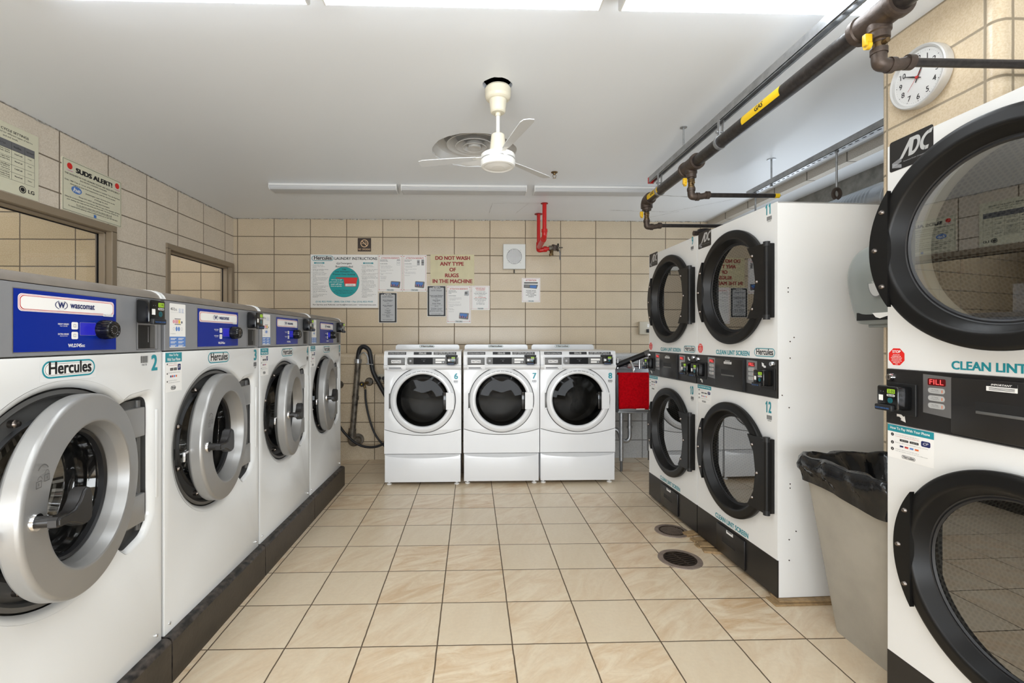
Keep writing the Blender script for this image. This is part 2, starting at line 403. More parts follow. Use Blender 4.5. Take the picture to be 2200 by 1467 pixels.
def fillet(pts, rad):
    """round polygon corners; pts [(x,z,r)]"""
    out = []; n = len(pts)
    for i, p in enumerate(pts):
        r = p[2] if len(p) > 2 else rad
        P_ = Vector(p[:2]); A = Vector(pts[i-1][:2]); B = Vector(pts[(i+1) % n][:2])
        if r <= 0: out.append(tuple(P_)); continue
        a = (A-P_).normalized(); b = (B-P_).normalized()
        for k in range(7):
            t = k/6; q = (P_+a*r)*(1-t)**2+P_*2*t*(1-t)+(P_+b*r)*t*t; out.append(tuple(q))
    return out
def plate(mb, outer, holes, y0, y1, m, bevel=0, bres=3):
    """flat plate with holes in XZ, front face at y0 (towards -Y)"""
    c = bpy.data.curves.new('p', 'CURVE'); c.dimensions = '2D'; c.fill_mode = 'BOTH'
    for pts in [outer]+holes:
        sp = c.splines.new('POLY'); sp.points.add(len(pts)-1)
        for q, (x, z) in zip(sp.points, pts): q.co = (x, z, 0, 1)
        sp.use_cyclic_u = True
    th = (y1-y0)/2; c.extrude = max(th-bevel, 1e-5)
    if bevel: c.bevel_depth = bevel; c.bevel_resolution = bres; c.offset = -bevel
    o = bpy.data.objects.new('p', c); me = bpy.data.meshes.new_from_object(o)
    bm = bmesh.new(); bm.from_mesh(me); bmesh.ops.remove_doubles(bm, verts=bm.verts[:], dist=1e-5)
    for v in bm.verts: v.co = (v.co.x, (y0+y1)/2-v.co.z, v.co.y)
    mb.bm(bm, m, True)
    bpy.data.objects.remove(o); bpy.data.curves.remove(c); bpy.data.meshes.remove(me)
    return mb

def props(o, label, cat, group=None, kind=None):
    if label: o['label'] = label
    if cat: o['category'] = cat
    if group: o['group'] = group
    if kind: o['kind'] = kind
    return o
def thing(name, label, cat, loc=(0, 0, 0), rz=0, group=None):
    o = bpy.data.objects.new(name, None); COL.objects.link(o); o.empty_display_size = .05
    o.location = loc; o.rotation_euler = (0, 0, rz); return props(o, label, cat, group)
def dup(root, loc, rz, label, group=None):
    r = root.copy(); COL.objects.link(r); r.location = loc; r.rotation_euler = (0, 0, rz); r['label'] = label
    if group: r['group'] = group
    for ch in list(root.children):
        c = ch.copy(); COL.objects.link(c); c.parent = r
        for g_ in list(ch.children):
            d = g_.copy(); COL.objects.link(d); d.parent = c
    return r
def child(root, name):
    for c in root.children:
        if c.name.split('.')[0] == name: return c
def struct(o): o['kind'] = 'structure'; return o
L90 = PI/2

# ================================================================== THE ROOM
mb = MB(); mb.box(-5.2, 3.2, YF-.1, 5.6, -.1, 0, M_FLOOR); struct(mb.build('floor'))
# ceiling with the plaster cut-outs for the diffuser and the fan outlet
VC = (.015, 3.375); VR = .305; FC = (.137, 2.50)
def wob(c, r, n=72, a=.0):
    rs = [1+random.uniform(-a, a) for _ in range(n)]
    return [(c[0]+r*rs[i]*math.cos(2*PI*i/n), c[1]+r*rs[i]*math.sin(2*PI*i/n)) for i in range(n)]
tmp = MB(); plate(tmp, [(-2.79, YF), (XR+.07, YF), (XR+.07, YB+.02), (-2.79, YB+.02)], [wob(VC, VR, 60, .012), wob((FC[0]-.003, FC[1]-.012), .078, 24, .05)], 0, .03, M_CEIL)
mb = MB()
for v_ in range(len(tmp.v)):
    x, y, z = tmp.v[v_]; tmp.v[v_] = (x, z, H_CEIL+y)
mb.v = tmp.v; mb.f = tmp.f; mb.mi = tmp.mi; mb.sm = [False]*len(tmp.f); mb.mats = tmp.mats
mb.box(-5.2, -2.79, YF, YB+.02, H_CEIL, H_CEIL+.03, M_CEIL)
mb.box(XR+.07, 3.2, YF, YB+.02, 2.60, 2.66, M_CEIL)
mb.box(-5.2, 3.2, YF, YB+.1, 2.95, 2.98, M_DARK)
struct(mb.build('ceiling'))
# back wall, upper part, and the deeper lower part with a bullnose ledge
mb = MB(); mb.box(-5.2, 3.2, YB, YB+.15, 0, 2.98, M_WB)
M_WLG = tile_mat('grey_block_low', 0, 2, -1.03, .19, .4064, .2032, .0085, srgb(206, 206, 206), srgb(182, 182, 180), srgb(120, 118, 114), .35)  # greyer version of the low blocks for the right-hand stretch
mb2 = MB(); mb2.box(XL, 1.30, YLOW, YB, 0, ZLEDGE-.03, M_WLOW); mb2.box(1.30, 3.1, YLOW, YB, 0, ZLEDGE-.03, M_WLG)
prof = [(YLOW, ZLEDGE-.03)]+[(YLOW+.03-.03*math.cos(t*PI/2/6), ZLEDGE-.03+.03*math.sin(t*PI/2/6)) for t in range(7)]+[(YB, ZLEDGE)]
for xa, xb, mm in ((XL, 1.30, M_WLOW), (1.30, 3.1, M_WLG)):
    vs = []
    for x in (xa, xb): vs += [(x, y, z) for y, z in prof]
    n = len(prof); mb2.add(vs, [[i, i+n, i+n+1, i+1] for i in range(n-1)], mm, True)
struct(mb.build('wall_back')); struct(mb2.build('wall_back_ledge'))
# left wall with two borrowed lights
W1 = (1.5, 3.545); W2 = (4.20, 5.265); WZ = (1.06, 2.075)
mb = MB()
for y0, y1, z0, z1 in ((YF, W1[0], 0, 2.98), (W1[1], W2[0], 0, 2.98), (W2[1], YB, 0, 2.98), (W1[0], W1[1], 0, WZ[0]), (W1[0], W1[1], WZ[1], 2.98), (W2[0], W2[1], 0, WZ[0]), (W2[0], W2[1], WZ[1], 2.98)):
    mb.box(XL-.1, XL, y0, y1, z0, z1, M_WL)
struct(mb.build('wall_left'))
# rooms beyond the borrowed lights
mb = MB(); mb.box(-5.2, XL-.1, 3.58, 3.73, 0, 2.63, M_WC); struct(mb.build('wall_partition'))
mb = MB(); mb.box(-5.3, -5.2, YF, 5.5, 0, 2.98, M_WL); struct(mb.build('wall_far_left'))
mb = MB(); mb.box(3.1, 3.25, YF, 5.5, 0, 2.98, M_CONC); struct(mb.build('wall_right'))
mb = MB(); mb.box(-5.3, 3.25, YF-.1, YF, 0, 2.98, M_WB); struct(mb.build('wall_front'))
mb = MB(); mb.box(XR, XR+.07, 2.11, YB, 2.56, H_CEIL, M_HEAD); struct(mb.build('trim_1'))
# pillar with rounded block corners
mb = MB()
R_ = .035; px0, px1, py0, py1 = 1.89, 3.1, 1.62, 2.11
mb.box(px0, px0+.02, py0+R_, py1-R_, 0, H_CEIL, M_WP); mb.box(px0+R_, px1, py0, py0+.02, 0, H_CEIL, M_WPF); mb.box(px0+R_, px1, py1-.02, py1, 0, H_CEIL, M_WPF)
for cy, a0 in ((py0+R_, PI), (py1-R_, PI/2)):
    vs = []; fs = []
    for i in range(9):
        a = a0+PI/2*i/8; x = px0+R_+R_*math.cos(a); y = cy+R_*math.sin(a); vs += [(x, y, 0), (x, y, H_CEIL)]
    fs = [[2*i, 2*i+2, 2*i+3, 2*i+1] for i in range(8)]
    mb.add(vs, fs, M_WPF, True)
struct(mb.build('wall_pillar'))
# windows: hollow metal frames with stop, gasket and pane
def window(nm, y0, y1):
    z0, z1 = WZ
    fw = .05; mb = MB()
    def member(a0, a1, b0, b1, x0, x1, m): mb.box(x0, x1, a0, a1, b0, b1, m, b=.003, seg=1)
    X0, X1 = XL-.112, XL+.014
    for (a0, a1, b0, b1) in ((y0-fw+.01, y1+fw-.01, z1-.01, z1+fw-.01), (y0-fw+.01, y1+fw-.01, z0-fw+.01, z0+.01), (y0-fw+.01, y0+.01, z0, z1), (y1-.01, y1+fw-.01, z0, z1)):
        member(a0, a1, b0, b1, X0, X1, M_FRAME)
    s = .016
    for (a0, a1, b0, b1) in ((y0, y1, z1-.01-s, z1-.01), (y0, y1, z0+.01, z0+.01+s), (y0+.01, y0+.01+s, z0, z1), (y1-.01-s, y1-.01, z0, z1)):
        member(a0, a1, b0, b1, XL-.075, XL-.03, M_FRAME)
    o = mb.build(nm); struct(o)
    gk = MB(); s2 = .022; xg0, xg1 = XL-.083, XL-.078
    for (a0, a1, b0, b1) in ((y0, y1, z1-.01-s2, z1-.01), (y0, y1, z0+.01, z0+.01+s2), (y0+.01, y0+.01+s2, z0, z1), (y1-.01-s2, y1-.01, z0, z1)):
        gk.box(xg0, xg1, a0, a1, b0, b1, M_RUB)
    gk.build('gasket', o)
    p = MB(); p.box(XL-.082, XL-.079, y0+.01, y1-.01, z0+.01, z1-.01, M_GLP); p.build('window_pane', o)
window('window_1', *W1); window('window_2', *W2)

# ================================================================== CEILING LIGHTS
def strip(x0, x1, y0, y1, lit, label, group, proto={}):
    key = (lit, round(x1-x0, 3), round(y1-y0, 3))
    L = x1-x0; W = y1-y0
    if key not in proto:
        t = thing('ceiling_light', label, 'light', (x0, y0, H_CEIL), 0, group)
        mb = MB(); mb.box(.004, L-.004, .0, W, -.022, -.001, M_FIXW, b=.003)
        mb.build('light_housing', t)
        for a in (0, L-.007): mb = MB(); mb.add([(a+dx, y, z) for dx in (0, .007) for y, z in ((0, -.001), (0, -.040), (.015, -.055), (W-.015, -.055), (W, -.040), (W, -.001))],
            [[0, 1, 2, 3, 4, 5][::-1], [6, 7, 8, 9, 10, 11]]+[[i, (i+1) % 6, (i+1) % 6+6, i+6] for i in range(6)], M_FIXW); mb.build('end_cap', t)
        mb = MB(); pr = [(.002, -.023), (.002, -.036), (.012, -.050), (.03, -.053), (W-.03, -.053), (W-.012, -.050), (W-.002, -.036), (W-.002, -.023)]
        mb.add([(a, y, z) for a in (.008, L-.008) for y, z in pr], [[i, i+1, i+9, i+8] for i in range(7)], M_LENS if lit else M_LENSO, False)
        mb.build('lens', t); proto[key] = t; return t
    return dup(proto[key], (x0, y0, H_CEIL), 0, label, group)
for i, (a, nm) in enumerate(((-1.722, 'left'), (-.578, 'middle'), (.584, 'right'))):
    strip(a, a+1.084, 1.660, 1.850, True, 'lit white strip light at the near edge of the ceiling, %s of its row' % nm, 'lit strip lights')
for i, (a, nm) in enumerate(((-1.775, 'left one of its row'), (-.628, 'middle one, behind the ceiling fan'), (.548, 'right one, ending by the gas pipe'))):
    strip(a, a+1.11, 4.10, 4.25, False, 'unlit grey strip light near the back wall, '+nm, 'unlit strip lights')
for yy in (.1, -1.5):  # unseen rows added behind the viewer to give the room enough light
    for a in (-1.722, -.578, .584): strip(a, a+1.084, yy, yy+.19, True, 'added white strip light, unseen on the ceiling behind the viewer', 'lit strip lights')
for q in (-4.5, -3.95): t = strip(q, q+1.084, 2.75 if q < -4 else 1.7, 2.94 if q < -4 else 1.89, True, 'one of two unseen strip lights added to brighten the room beyond the near window', 'lit strip lights')  # unseen pair added to brighten the near side room
for q in (4.35, 3.85): t = strip(-4.1, -3.016, q, q+.19, True, 'one of two unseen strip lights added to brighten the room beyond the far window', 'lit strip lights')  # unseen pair added to brighten the far side room

# ================================================================== STICKERS
def pill(mb, x0, z0, x1, z1, y, m): mb.rr(x0, z0, x1, z1, (z1-z0)*.499, y, m)
def logo(mb, x0, z0, x1, z1, y, outer=M_TEAL):
    h = z1-z0; e = .0002
    pill(mb, x0, z0, x1, z1, y, outer); t = h*.10; pill(mb, x0+t, z0+t, x1-t, z1-t, y-e, M_WP_)
    t = h*.17; pill(mb, x0+t, z0+t, x1-t, z1-t, y-2*e, M_INK); t = h*.19; pill(mb, x0+t, z0+t, x1-t, z1-t, y-3*e, M_WP_)
    w = x1-x0; mb.text('Hercules', y-4*e, M_INK, fit=(x0+w*.11, z0+h*.22, x1-w*.08, z1-h*.06), bold=.026)
def barcode(mb, x0, z0, x1, z1, y):
    r = random.Random(3); x = x0
    while x < x1:
        w_ = r.choice((.0012, .002, .003))*(x1-x0)/.03; mb.rect(x, z0, min(x+w_*.6, x1), z1, y, M_INK); x += w_*1.1
    mb.text('436738', y, M_INK, fit=(x0+.15*(x1-x0), z0-(z1-z0)*.4, x1-.15*(x1-x0), z0-(z1-z0)*.12))
def machine_number(root, t, x0, z0, x1, z1, y=-.0006, bar=None):
    mb = MB(); n_ = len(t); cw = (x1-x0)/n_
    for i, ch in enumerate(t):
        a0 = x0+cw*i+(cw*.06 if i else 0); a1 = x0+cw*(i+1)-(cw*.06 if i < n_-1 else 0)
        if ch == '1': mb.flat([(a0+(a1-a0)*u, z0+(z1-z0)*v) for u, v in ((.42, 0), (.78, 0), (.78, 1), (.56, 1), (.14, .80), (.14, .64), (.42, .74))], y, M_TEAL)
        else: mb.text(ch, y, M_TEAL, fit=(a0, z0, a1, z1), bold=.03)
    if bar: barcode(mb, *bar, y)
    o = mb.build('number_decal', root); o['label'] = 'teal machine number '+t+' with barcode'; return o
def pay_sticker(root, x0, z0, x1, z1, wide=False):
    mb = MB(); e = .0002; y = -.0006; w = x1-x0; h = z1-z0
    mb.rect(x0, z0, x1, z1, y, M_WP_)
    hh = h*(.20 if wide else .24)
    mb.rect(x0, z1-hh, x1, z1, y-e, M_TEAL)
    if wide: mb.text('How To Pay With Your Phone', y-2*e, M_WP_, fit=(x0+w*.06, z1-hh*.75, x1-w*.08, z1-hh*.25), bold=.01)
    else:
        mb.text('How To Pay', y-2*e, M_WP_, fit=(x0+w*.22, z1-hh*.45, x1-w*.22, z1-hh*.12), bold=.01)
        mb.text('With Your Phone', y-2*e, M_WP_, fit=(x0+w*.1, z1-hh*.88, x1-w*.1, z1-hh*.55), bold=.01)
    rows = ((.74, '1', ('Go to the App Store or Google Play to', 'download the Hercules CP Mobile App')), (.50, '2', ('Register, sign in and add credit to your account',)), (.30, '3', ('Using your phone, scan the QR code or', 'enter the machine number to start the washer/dryer')))
    for f, nn, ls in rows:
        zc = z0+h*f-h*.03
        mb.disc(x0+w*.11, zc, w*.035, y-e, M_INK, 16); mb.text(nn, y-2*e, M_WP_, at=(x0+w*.11, zc-w*.018), size=w*.035)
        for k, l in enumerate(ls):
            zz = zc+h*.015-k*h*.052; red = 'Hercules' in l
            mb.text(l, y-e, M_RINK if red else M_GINK, fit=(x0+w*.18, zz-h*.012, x0+w*(.70 if len(l) < 40 else .88), zz+h*.016))
    if not wide: pass
    mb.rr(x1-w*.26, z0+h*.54, x1-w*.07, z0+h*.70, w*.03, y-e, M_NAVY); mb.text('CP', y-2*e, M_WP_, fit=(x1-w*.22, z0+h*.59, x1-w*.11, z0+h*.66), shear=.3)
    for k in range(2): mb.rr(x0+w*(.28+.22*k), z0+h*.545, x0+w*(.47+.22*k), z0+h*.61, w*.01, y-e, M_INK); mb.text(('App Store', 'Google Play')[k], y-2*e, M_WP_, fit=(x0+w*(.31+.22*k), z0+h*.563, x0+w*(.45+.22*k), z0+h*.59))
    for k, mm in enumerate((M_NAVY, M_RINK, M_LBLUE, M_ORN)): mb.rect(x0+w*(.28+.11*k), z0+h*.37, x0+w*(.36+.11*k), z0+h*.42, y-e, mm)
    logo(mb, x0+w*.32, z0+h*.05, x0+w*.62, z0+h*.15, y-e, M_INK)
    return mb.build('payment_sticker', root)
def card_reader(root, cx, zt, amount, w=.082, d=.05, h=.082, plate_=True):
    """small black card reader, front face at -d, centred on cx, top at zt"""
    mb = MB(); x0, x1, z0, z1 = cx-w/2, cx+w/2, zt-h, zt
    if plate_: mb.box(x0-.012, x1+.012, -.006, 0, z0-.018, z1+.008, M_BLKM, b=.001, seg=1)
    mb.box(x0, x1, -d, -.004, z0, z1, M_BLKGL, b=.006, seg=3)
    mb.box(x0+.004, x1-.012, -d-.012, -d+.004, z0-.004, z0+.016, M_BLKM, b=.004)
    y = -d-.0006
    mb.rr(x0+w*.52, z1-h*.30, x1-w*.12, z1-h*.12, .002, y, M_GREEN); mb.text(amount, y-.0003, M_BLKM, fit=(x0+w*.57, z1-h*.27, x1-w*.15, z1-h*.15), bold=.01)
    logo(mb, x0+w*.50, z1-h*.43, x1-w*.12, z1-h*.34, y, M_WP_)
    mb.rect(x0+w*.12, z1-h*.64, x0+w*.33, z1-h*.40, y, M_WP_)
    for k in range(3): mb.ringflat(x0+w*.66, z1-h*.60, h*(.03+.035*k), h*(.042+.035*k), y, M_TEAL, 20)
    for k in range(2): mb.disc(x0+w*(.22+.12*k), z1-h*.25, .0015, y, M_GINK, 8)
    mb.text('PLACE CARD IN HERE', -d-.0126, M_SKY, fit=(x0+w*.12, z0+.002, x1-w*.24, z0+.007))
    return mb.build('card_reader', root)

# ================================================================== LARGE FRONT LOAD WASHERS ON THE LEFT
WW = .763
def washer():
    t = thing('front_load_washer', 'x', 'washing machine')
    cx, cz, R = .361, .839, .298
    # outline of the recess: circle plus hinge bay on the right
    def outline(g):
        r = R+g; p = []
        a0, a1 = math.radians(47), math.radians(360-52)
        for i in range(61): a = a0+(a1-a0)*i/60; p.append((cx+r*math.cos(a), cz+r*math.sin(a), 0))
        p += [(.592, .568-g*.6, .015), (.668+g*.7, .592-g*.5, .02), (.706+g, .645, .025), (.706+g, 1.078+g, .045), (.606, 1.066+g, .010)]
        return fillet(p, 0)
    mb = MB()
    plate(mb, rrect(0, .165, WW, 1.225, .006, 3), [outline(.020)], -.012, .006, M_WHITE, bevel=.002, bres=2)
    oA = outline(.0205); oB = outline(.013); oC = outline(.004); oD = outline(-.001); n = len(oA)
    mb.add([(p_[0], y_, p_[1]) for i in range(n) for p_, y_ in ((oA[i], -.0122), (oB[i], -.0105), (oC[i], -.004), (oD[i], .006))], [[4*i+k, 4*((i+1) % n)+k, 4*((i+1) % n)+k+1, 4*i+k+1] for i in range(n) for k in range(3)], M_WHITE, True)
    mb.box(.004, WW-.004, .006, .03, .165, .40, M_WHITE); 
    for a in (.002, WW-.010): mb.box(a, a+.008, .004, .80, .165, 1.40, M_WHITE)
    mb.box(.002, WW-.002, .79, .80, .165, 1.40, M_WHITE)
    # raised rib beside the hinge bay
    mb.box(.728, .741, -.0155, -.010, .70, 1.02, M_WHITE, b=.003)
    for x, z in ((.735, .20), (.03, .20)): mb.lathe([(.0, -.018), (.005, -.016), (.006, -.011)], M_CHROME, (x, 0, z), seg=14)
    mb.build('cabinet', t)
    # walls of the recess and dark surround plate
    mb = MB(); o1 = outline(.006); n = len(o1)
    mb.add([(x, y, z) for x, z in o1 for y in (-.004, .05)], [[2*i, 2*((i+1) % n), 2*((i+1) % n)+1, 2*i+1] for i in range(n)], M_DGREY, True)
    plate(mb, outline(.008), [circ(cx, cz, .215)], .03, .036, M_DGREY)
    mb.lathe([(.292, .006), (.280, .004), (.272, .012), (.268, .03)], M_DGREY, (cx, 0, cz), seg=96)
    mb.lathe([(.225, .03), (.218, .022), (.210, .026), (.205, .06), (.197, .09), (.200, .12), (.19, .15)], M_RUB, (cx, 0, cz), seg=96)
    mb.build('door_surround', t)
    for a in (60, 118, 160, 200, 245, 300):
        mb = MB(); mb.lathe([(0, .006), (.007, .008), (.009, .014), (.011, .016), (.011, .03)], M_RIVET, (cx+.245*math.cos(math.radians(a)), 0, cz+.245*math.sin(math.radians(a))), seg=16); mb.build('bolt', t)
    mb = MB(); mb.box(cx-.262, cx-.250, .016, .03, cz-.045, cz+.0, M_BLKM, b=.003); mb.build('latch_slot', t)
    mb = MB(); pr = [(.19, .15)]
    for k in range(12): pr += [(.262, .16+k*.03), (.262, .178+k*.03), (.256, .184+k*.03)]
    pr += [(.262, .53), (.18, .545), (.02, .55), (0, .55)]
    mb.lathe(pr, M_RIB, (cx, 0, cz), seg=72)
    for k in range(3): 
        a = k*2*PI/3+.6; T = Matrix.Translation((cx, 0, cz)) @ Matrix.Rotation(a, 4, 'Y')
        mb.box(-.022, .022, .17, .52, -.262, -.20, M_RIB, b=.012, T=T)
    mb.build('drum', t)
    # hinge bay block
    mb = MB()
    mb.box(.59, .688, .014, .030, .62, 1.062, M_DGREY, b=.004); 
    for z0, z1 in ((.935, 1.035), (.635, .735)): mb.box(.56, .686, -.006, .016, z0, z1, M_RING, b=.003)
    mb.cyl((.672, .012, .61), (.672, .012, 1.06), .009, M_DGREY)
    mb.build('hinge_block', t)
    # door: own origin at the hinge line, opened a few degrees
    hx, hy = .668, .0285
    door = MB(); D = -.302
    prof = [(.196, .022), (.262, .020), (.274, .016), (.277, .010), (.278, -.022), (.2770, -.027), (.2740, -.0315), (.2690, -.0345), (.2060, -.0425), (.2020, -.0425), (.1985, -.0405), (.1965, -.036), (.1880, -.012), (.1790, .022)]
    door.lathe(prof, M_RING, (D, 0, cz), seg=160)
    door.lathe([(.262, .018), (.250, .034), (.20, .04), (.179, .024)], M_DGREY, (D, 0, cz), seg=96)
    d = door.build('door', t, (hx, hy, 0))
    mb = MB()
    mb.lathe([(.180, .016), (.176, .012), (.170, .018), (.168, .032), (.184, .046), (.190, .040)], M_RUB, (D, 0, cz), seg=96); mb.build('door_gasket', d)
    mb = MB(); mb.lathe([(.173, .022), (.170, .036), (.171, .040), (.167, .060), (.166, .064), (.163, .09), (.162, .094), (.156, .118), (.134, .138), (.09, .146), (0, .148)], M_GLW, (D, 0, cz), seg=72); mb.build('door_glass', d)
    # handle: stem and a wing shaped grip
    mb = MB(); hx0 = D-.236
    mb.lathe([(.0, -.044), (.020, -.044), (.022, -.040), (.022, -.034)], M_CHROME, (hx0, 0, cz), seg=24)
    mb.cyl((hx0, -.036, cz), (hx0, -.075, cz), .014, M_BLACK, 20)
    hp = [(-.017, -.010), (-.010, -.014), (.02, -.015), (.045, -.026), (.068, -.038), (.088, -.038), (.099, -.028), (.101, 0), (.099, .034), (.094, .050), (.082, .056), (.070, .050), (.058, .030), (.042, .014), (.02, .010), (-.010, .012), (-.017, .006)]
    bm = bmesh.new(); v0 = [bm.verts.new((hx0+u, -.094-.012*max(0, u/.1), cz+v)) for u, v in hp]; v1 = [bm.verts.new((hx0+u, -.066, cz+v)) for u, v in hp]; n = len(hp)
    bm.faces.new(v0[::-1]); bm.faces.new(v1)
    for i in range(n): bm.faces.new([v0[i], v0[(i+1) % n], v1[(i+1) % n], v1[i]])
    bmesh.ops.recalc_face_normals(bm, faces=bm.faces[:])
    bmesh.ops.bevel(bm, geom=[e for e in bm.edges if len(set(v0) & set(e.verts)) == 2 or len(set(v1) & set(e.verts)) == 2], offset=.005, segments=3, affect='EDGES')
    mb.bm(bm, M_BLACK, True); mb.build('door_handle', d)
    # latch hook behind the rim
    mb = MB(); mb.box(D-.305, D-.262, .016, .024, cz-.012, cz-.002, M_CHROME, b=.002); mb.box(D-.309, D-.299, .016, .024, cz-.040, cz-.002, M_CHROME, b=.002); mb.build('latch', d)
    # embossed padlocks and arrow above the handle
    mb = MB(); y = -.0425
    def lock(x, z, op):
        mb.frame(x-.010, z-.009, x+.010, z+.008, .002, y, M_DGREY); mb.rect(x-.0015, z-.004, x+.0015, z+.003, y, M_DGREY)
        for k in range(9):
            a = PI*k/8; b_ = PI*(k+.9)/8; r = .0065; ox = .004 if op else 0
            if k < 8: mb.flat([(x+ox+r*math.cos(a), z+.010+r*math.sin(a)), (x+ox+(r+.002)*math.cos(a), z+.010+(r+.002)*math.sin(a)), (x+ox+(r+.002)*math.cos(b_), z+.010+(r+.002)*math.sin(b_)), (x+ox+r*math.cos(b_), z+.010+r*math.sin(b_))][::-1], y, M_DGREY)
    lock(D-.232, cz+.088, True); lock(D-.203, cz+.098, False)
    for k in range(8):
        a = PI*.15+PI*.7*k/8; b_ = a+PI*.7/8; r = .018
        mb.flat([(D-.216+r*math.cos(q), cz+.112+r*math.sin(q)) for q in (b_, a)]+[(D-.216+(r+.003)*math.cos(q), cz+.112+(r+.003)*math.sin(q)) for q in (a, b_)], y, M_DGREY)
    mb.build('lock_symbols', d)
    d.rotation_euler = (0, 0, math.radians(7))
    # control panel
    mb = MB(); zc0, zc1 = 1.229, 1.417
    mb.box(.003, WW-.003, -.012, .02, zc0, zc1, M_PANELM, b=.0015, seg=1)
    mb.build('control_panel', t)
    y = -.0124; e = .0003
    mb = MB(); mb.rect(.207, 1.238, .545, 1.403, y, M_STEEL); mb.rect(.209, 1.240, .543, 1.401, y-e, M_BLUE)
    for k, (g_, m_) in enumerate(((0, M_WP_), (.0015, M_PINK), (.003, M_WP_), (.0045, M_RINK), (.006, M_WP_))):
        mb.rr(.220+g_, 1.345+g_, .534-g_, 1.390-g_, .011, y-(2+k)*e, m_)
    mb.ringflat(.343, 1.3675, .011, .0125, y-8*e, M_NAVY, 32, 1.6); mb.rect(.335, 1.353, .351, 1.358, y-9*e, M_WP_); mb.rect(.335, 1.377, .351, 1.382, y-9*e, M_WP_)
    mb.text('W', y-9*e, M_NAVY, fit=(.332, 1.3595, .354, 1.3755), bold=.03)
    mb.text('wascomat', y-9*e, M_NAVY, fit=(.371, 1.361, .456, 1.3755), bold=.018)
    mb.rr(.488, 1.3435, .528, 1.351, .002, y-9*e, M_WP_); mb.text('PUSH TO START', y-10*e, M_GINK, fit=(.490, 1.3455, .526, 1.3495))
    for z, t1, t2 in ((1.312, 'HEAVY SOILED', 'MAY SAVER'), (1.284, 'EXTRA RINSE', 'ENJUAGUE EXTRA')):
        mb.text(t1, y-2*e, M_WP_, fit=(.334, z+.001, .368, z+.0055), bold=.01); mb.text(t2, y-2*e, M_WP_, fit=(.340, z-.004, .364, z-.001))
        mb.rr(.377, z-.011, .399, z+.010, .004, y-2*e, M_WP_); mb.frame(.384, z-.005, .392, z+.004, .001, y-3*e, M_GINK)
    mb.rr(.405, 1.284, .463, 1.322, .003, y-2*e, M_LINK); mb.rr(.4055, 1.2845, .4625, 1.3215, .003, y-3*e, M_LCD)
    mb.text('WLD745cc', y-2*e, M_WP_, fit=(.366, 1.250, .423, 1.260), bold=.02)
    mb.build('operating_label', t)
    mb = MB(); kx, kz = .488, 1.302
    mb.lathe([(.029, -.012), (.030, -.020), (.028, -.026), (.0265, -.045), (.025, -.050), (.019, -.052), (.017, -.050), (0, -.050)], M_BLKGL, (kx, 0, kz), seg=40)
    for k in range(20):
        a = 2*PI*k/20; mb.cyl((kx+.0285*math.cos(a), -.018, kz+.0285*math.sin(a)), (kx+.0262*math.cos(a), -.044, kz+.0262*math.sin(a)), .0018, M_BLKGL, 6)
    for k in range(12): a = 2*PI*k/12+.2; mb.disc(kx+.012*math.cos(a), kz+.012*math.sin(a), .0012, -.0503, M_LINK, 6)
    mb.build('control_knob', t)
    mb = MB(); mb.rect(.634, 1.236, .742, 1.412, y, M_PANELM); mb.frame(.634, 1.236, .742, 1.412, .0012, y-e, M_INK); mb.build('reader_plate', t)
    mb = MB(); mb.box(.640, .728, -.0126, -.0122, 1.238, 1.326, M_STEEL); mb.rect(.643, 1.240, .724, 1.322, y-2*e, M_BLKM); mb.rect(.700, 1.242, .722, 1.320, y-3*e, M_DGREY); mb.rect(.690, 1.262, .692, 1.316, y-3*e, M_LINK); mb.build('coin_slot_recess', t)
    r = card_reader(t, .668, 1.409, '2.90', plate_=False); r.location = (0, -.012, 0)
    # laundry brand sticker, top trim, plinth
    mb = MB(); mb.rect(.280, 1.158, .465, 1.222, -.0124, M_WHITE); logo(mb, .286, 1.166, .460, 1.214, -.0128); mb.build('brand_sticker', t)
    mb = MB(); pr = [(.80, 1.452), (.05, 1.452), (.022, 1.449), (.004, 1.441), (-.007, 1.430), (-.012, 1.419), (-.002, 1.418)]
    n = len(pr); mb.add([(x, y_, z) for x in (.006, WW-.006) for y_, z in pr], [[i, i+1, i+1+n, i+n] for i in range(n-1)]+[list(range(n)), list(range(n, 2*n))[::-1]], M_CAPM, True)
    for a in (0, WW-.006):
        mb.add([(a+dx, y_-(.003 if y_ < .7 else 0), z+.002) for dx in (0, .006) for y_, z in pr], [[i, i+1, i+1+n, i+n] for i in range(n-1)]+[list(range(n)), list(range(n, 2*n))[::-1]], M_WHITE, True)
    mb.build('top_cover', t)
    mb = MB(); pr = [(.78, .0), (-.046, .0), (-.046, .150), (-.044, .158), (-.038, .164), (-.028, .168), (.78, .168)]
    n = len(pr); xs = (-.004, WW+.004)
    mb.add([(x, y_, z) for x in xs for y_, z in pr], [[1, 2, 2+n, 1+n]], M_PLINTH)
    mb.add([(x, y_, z) for x in xs for y_, z in pr], [[i, i+1, i+1+n, i+n] for i in range(2, n-1)]+[list(range(n)), list(range(n, 2*n))[::-1]], M_PLTOP, True)
    mb.build('plinth', t)
    return t
W0 = washer()
WY = [.983+.7775*k for k in range(4)]
wl = ['white front load washer numbered 2, nearest the viewer, silver round door ajar', 'white front load washer numbered 3, next beyond washer 2, silver door ajar', 'white front load washer numbered 4, silver door ajar, standing between washers 3 and 5', 'white front load washer numbered 5, farthest of the left row']
roots = [W0]+[dup(W0, (0, 0, 0), 0, 'x') for _ in range(3)]
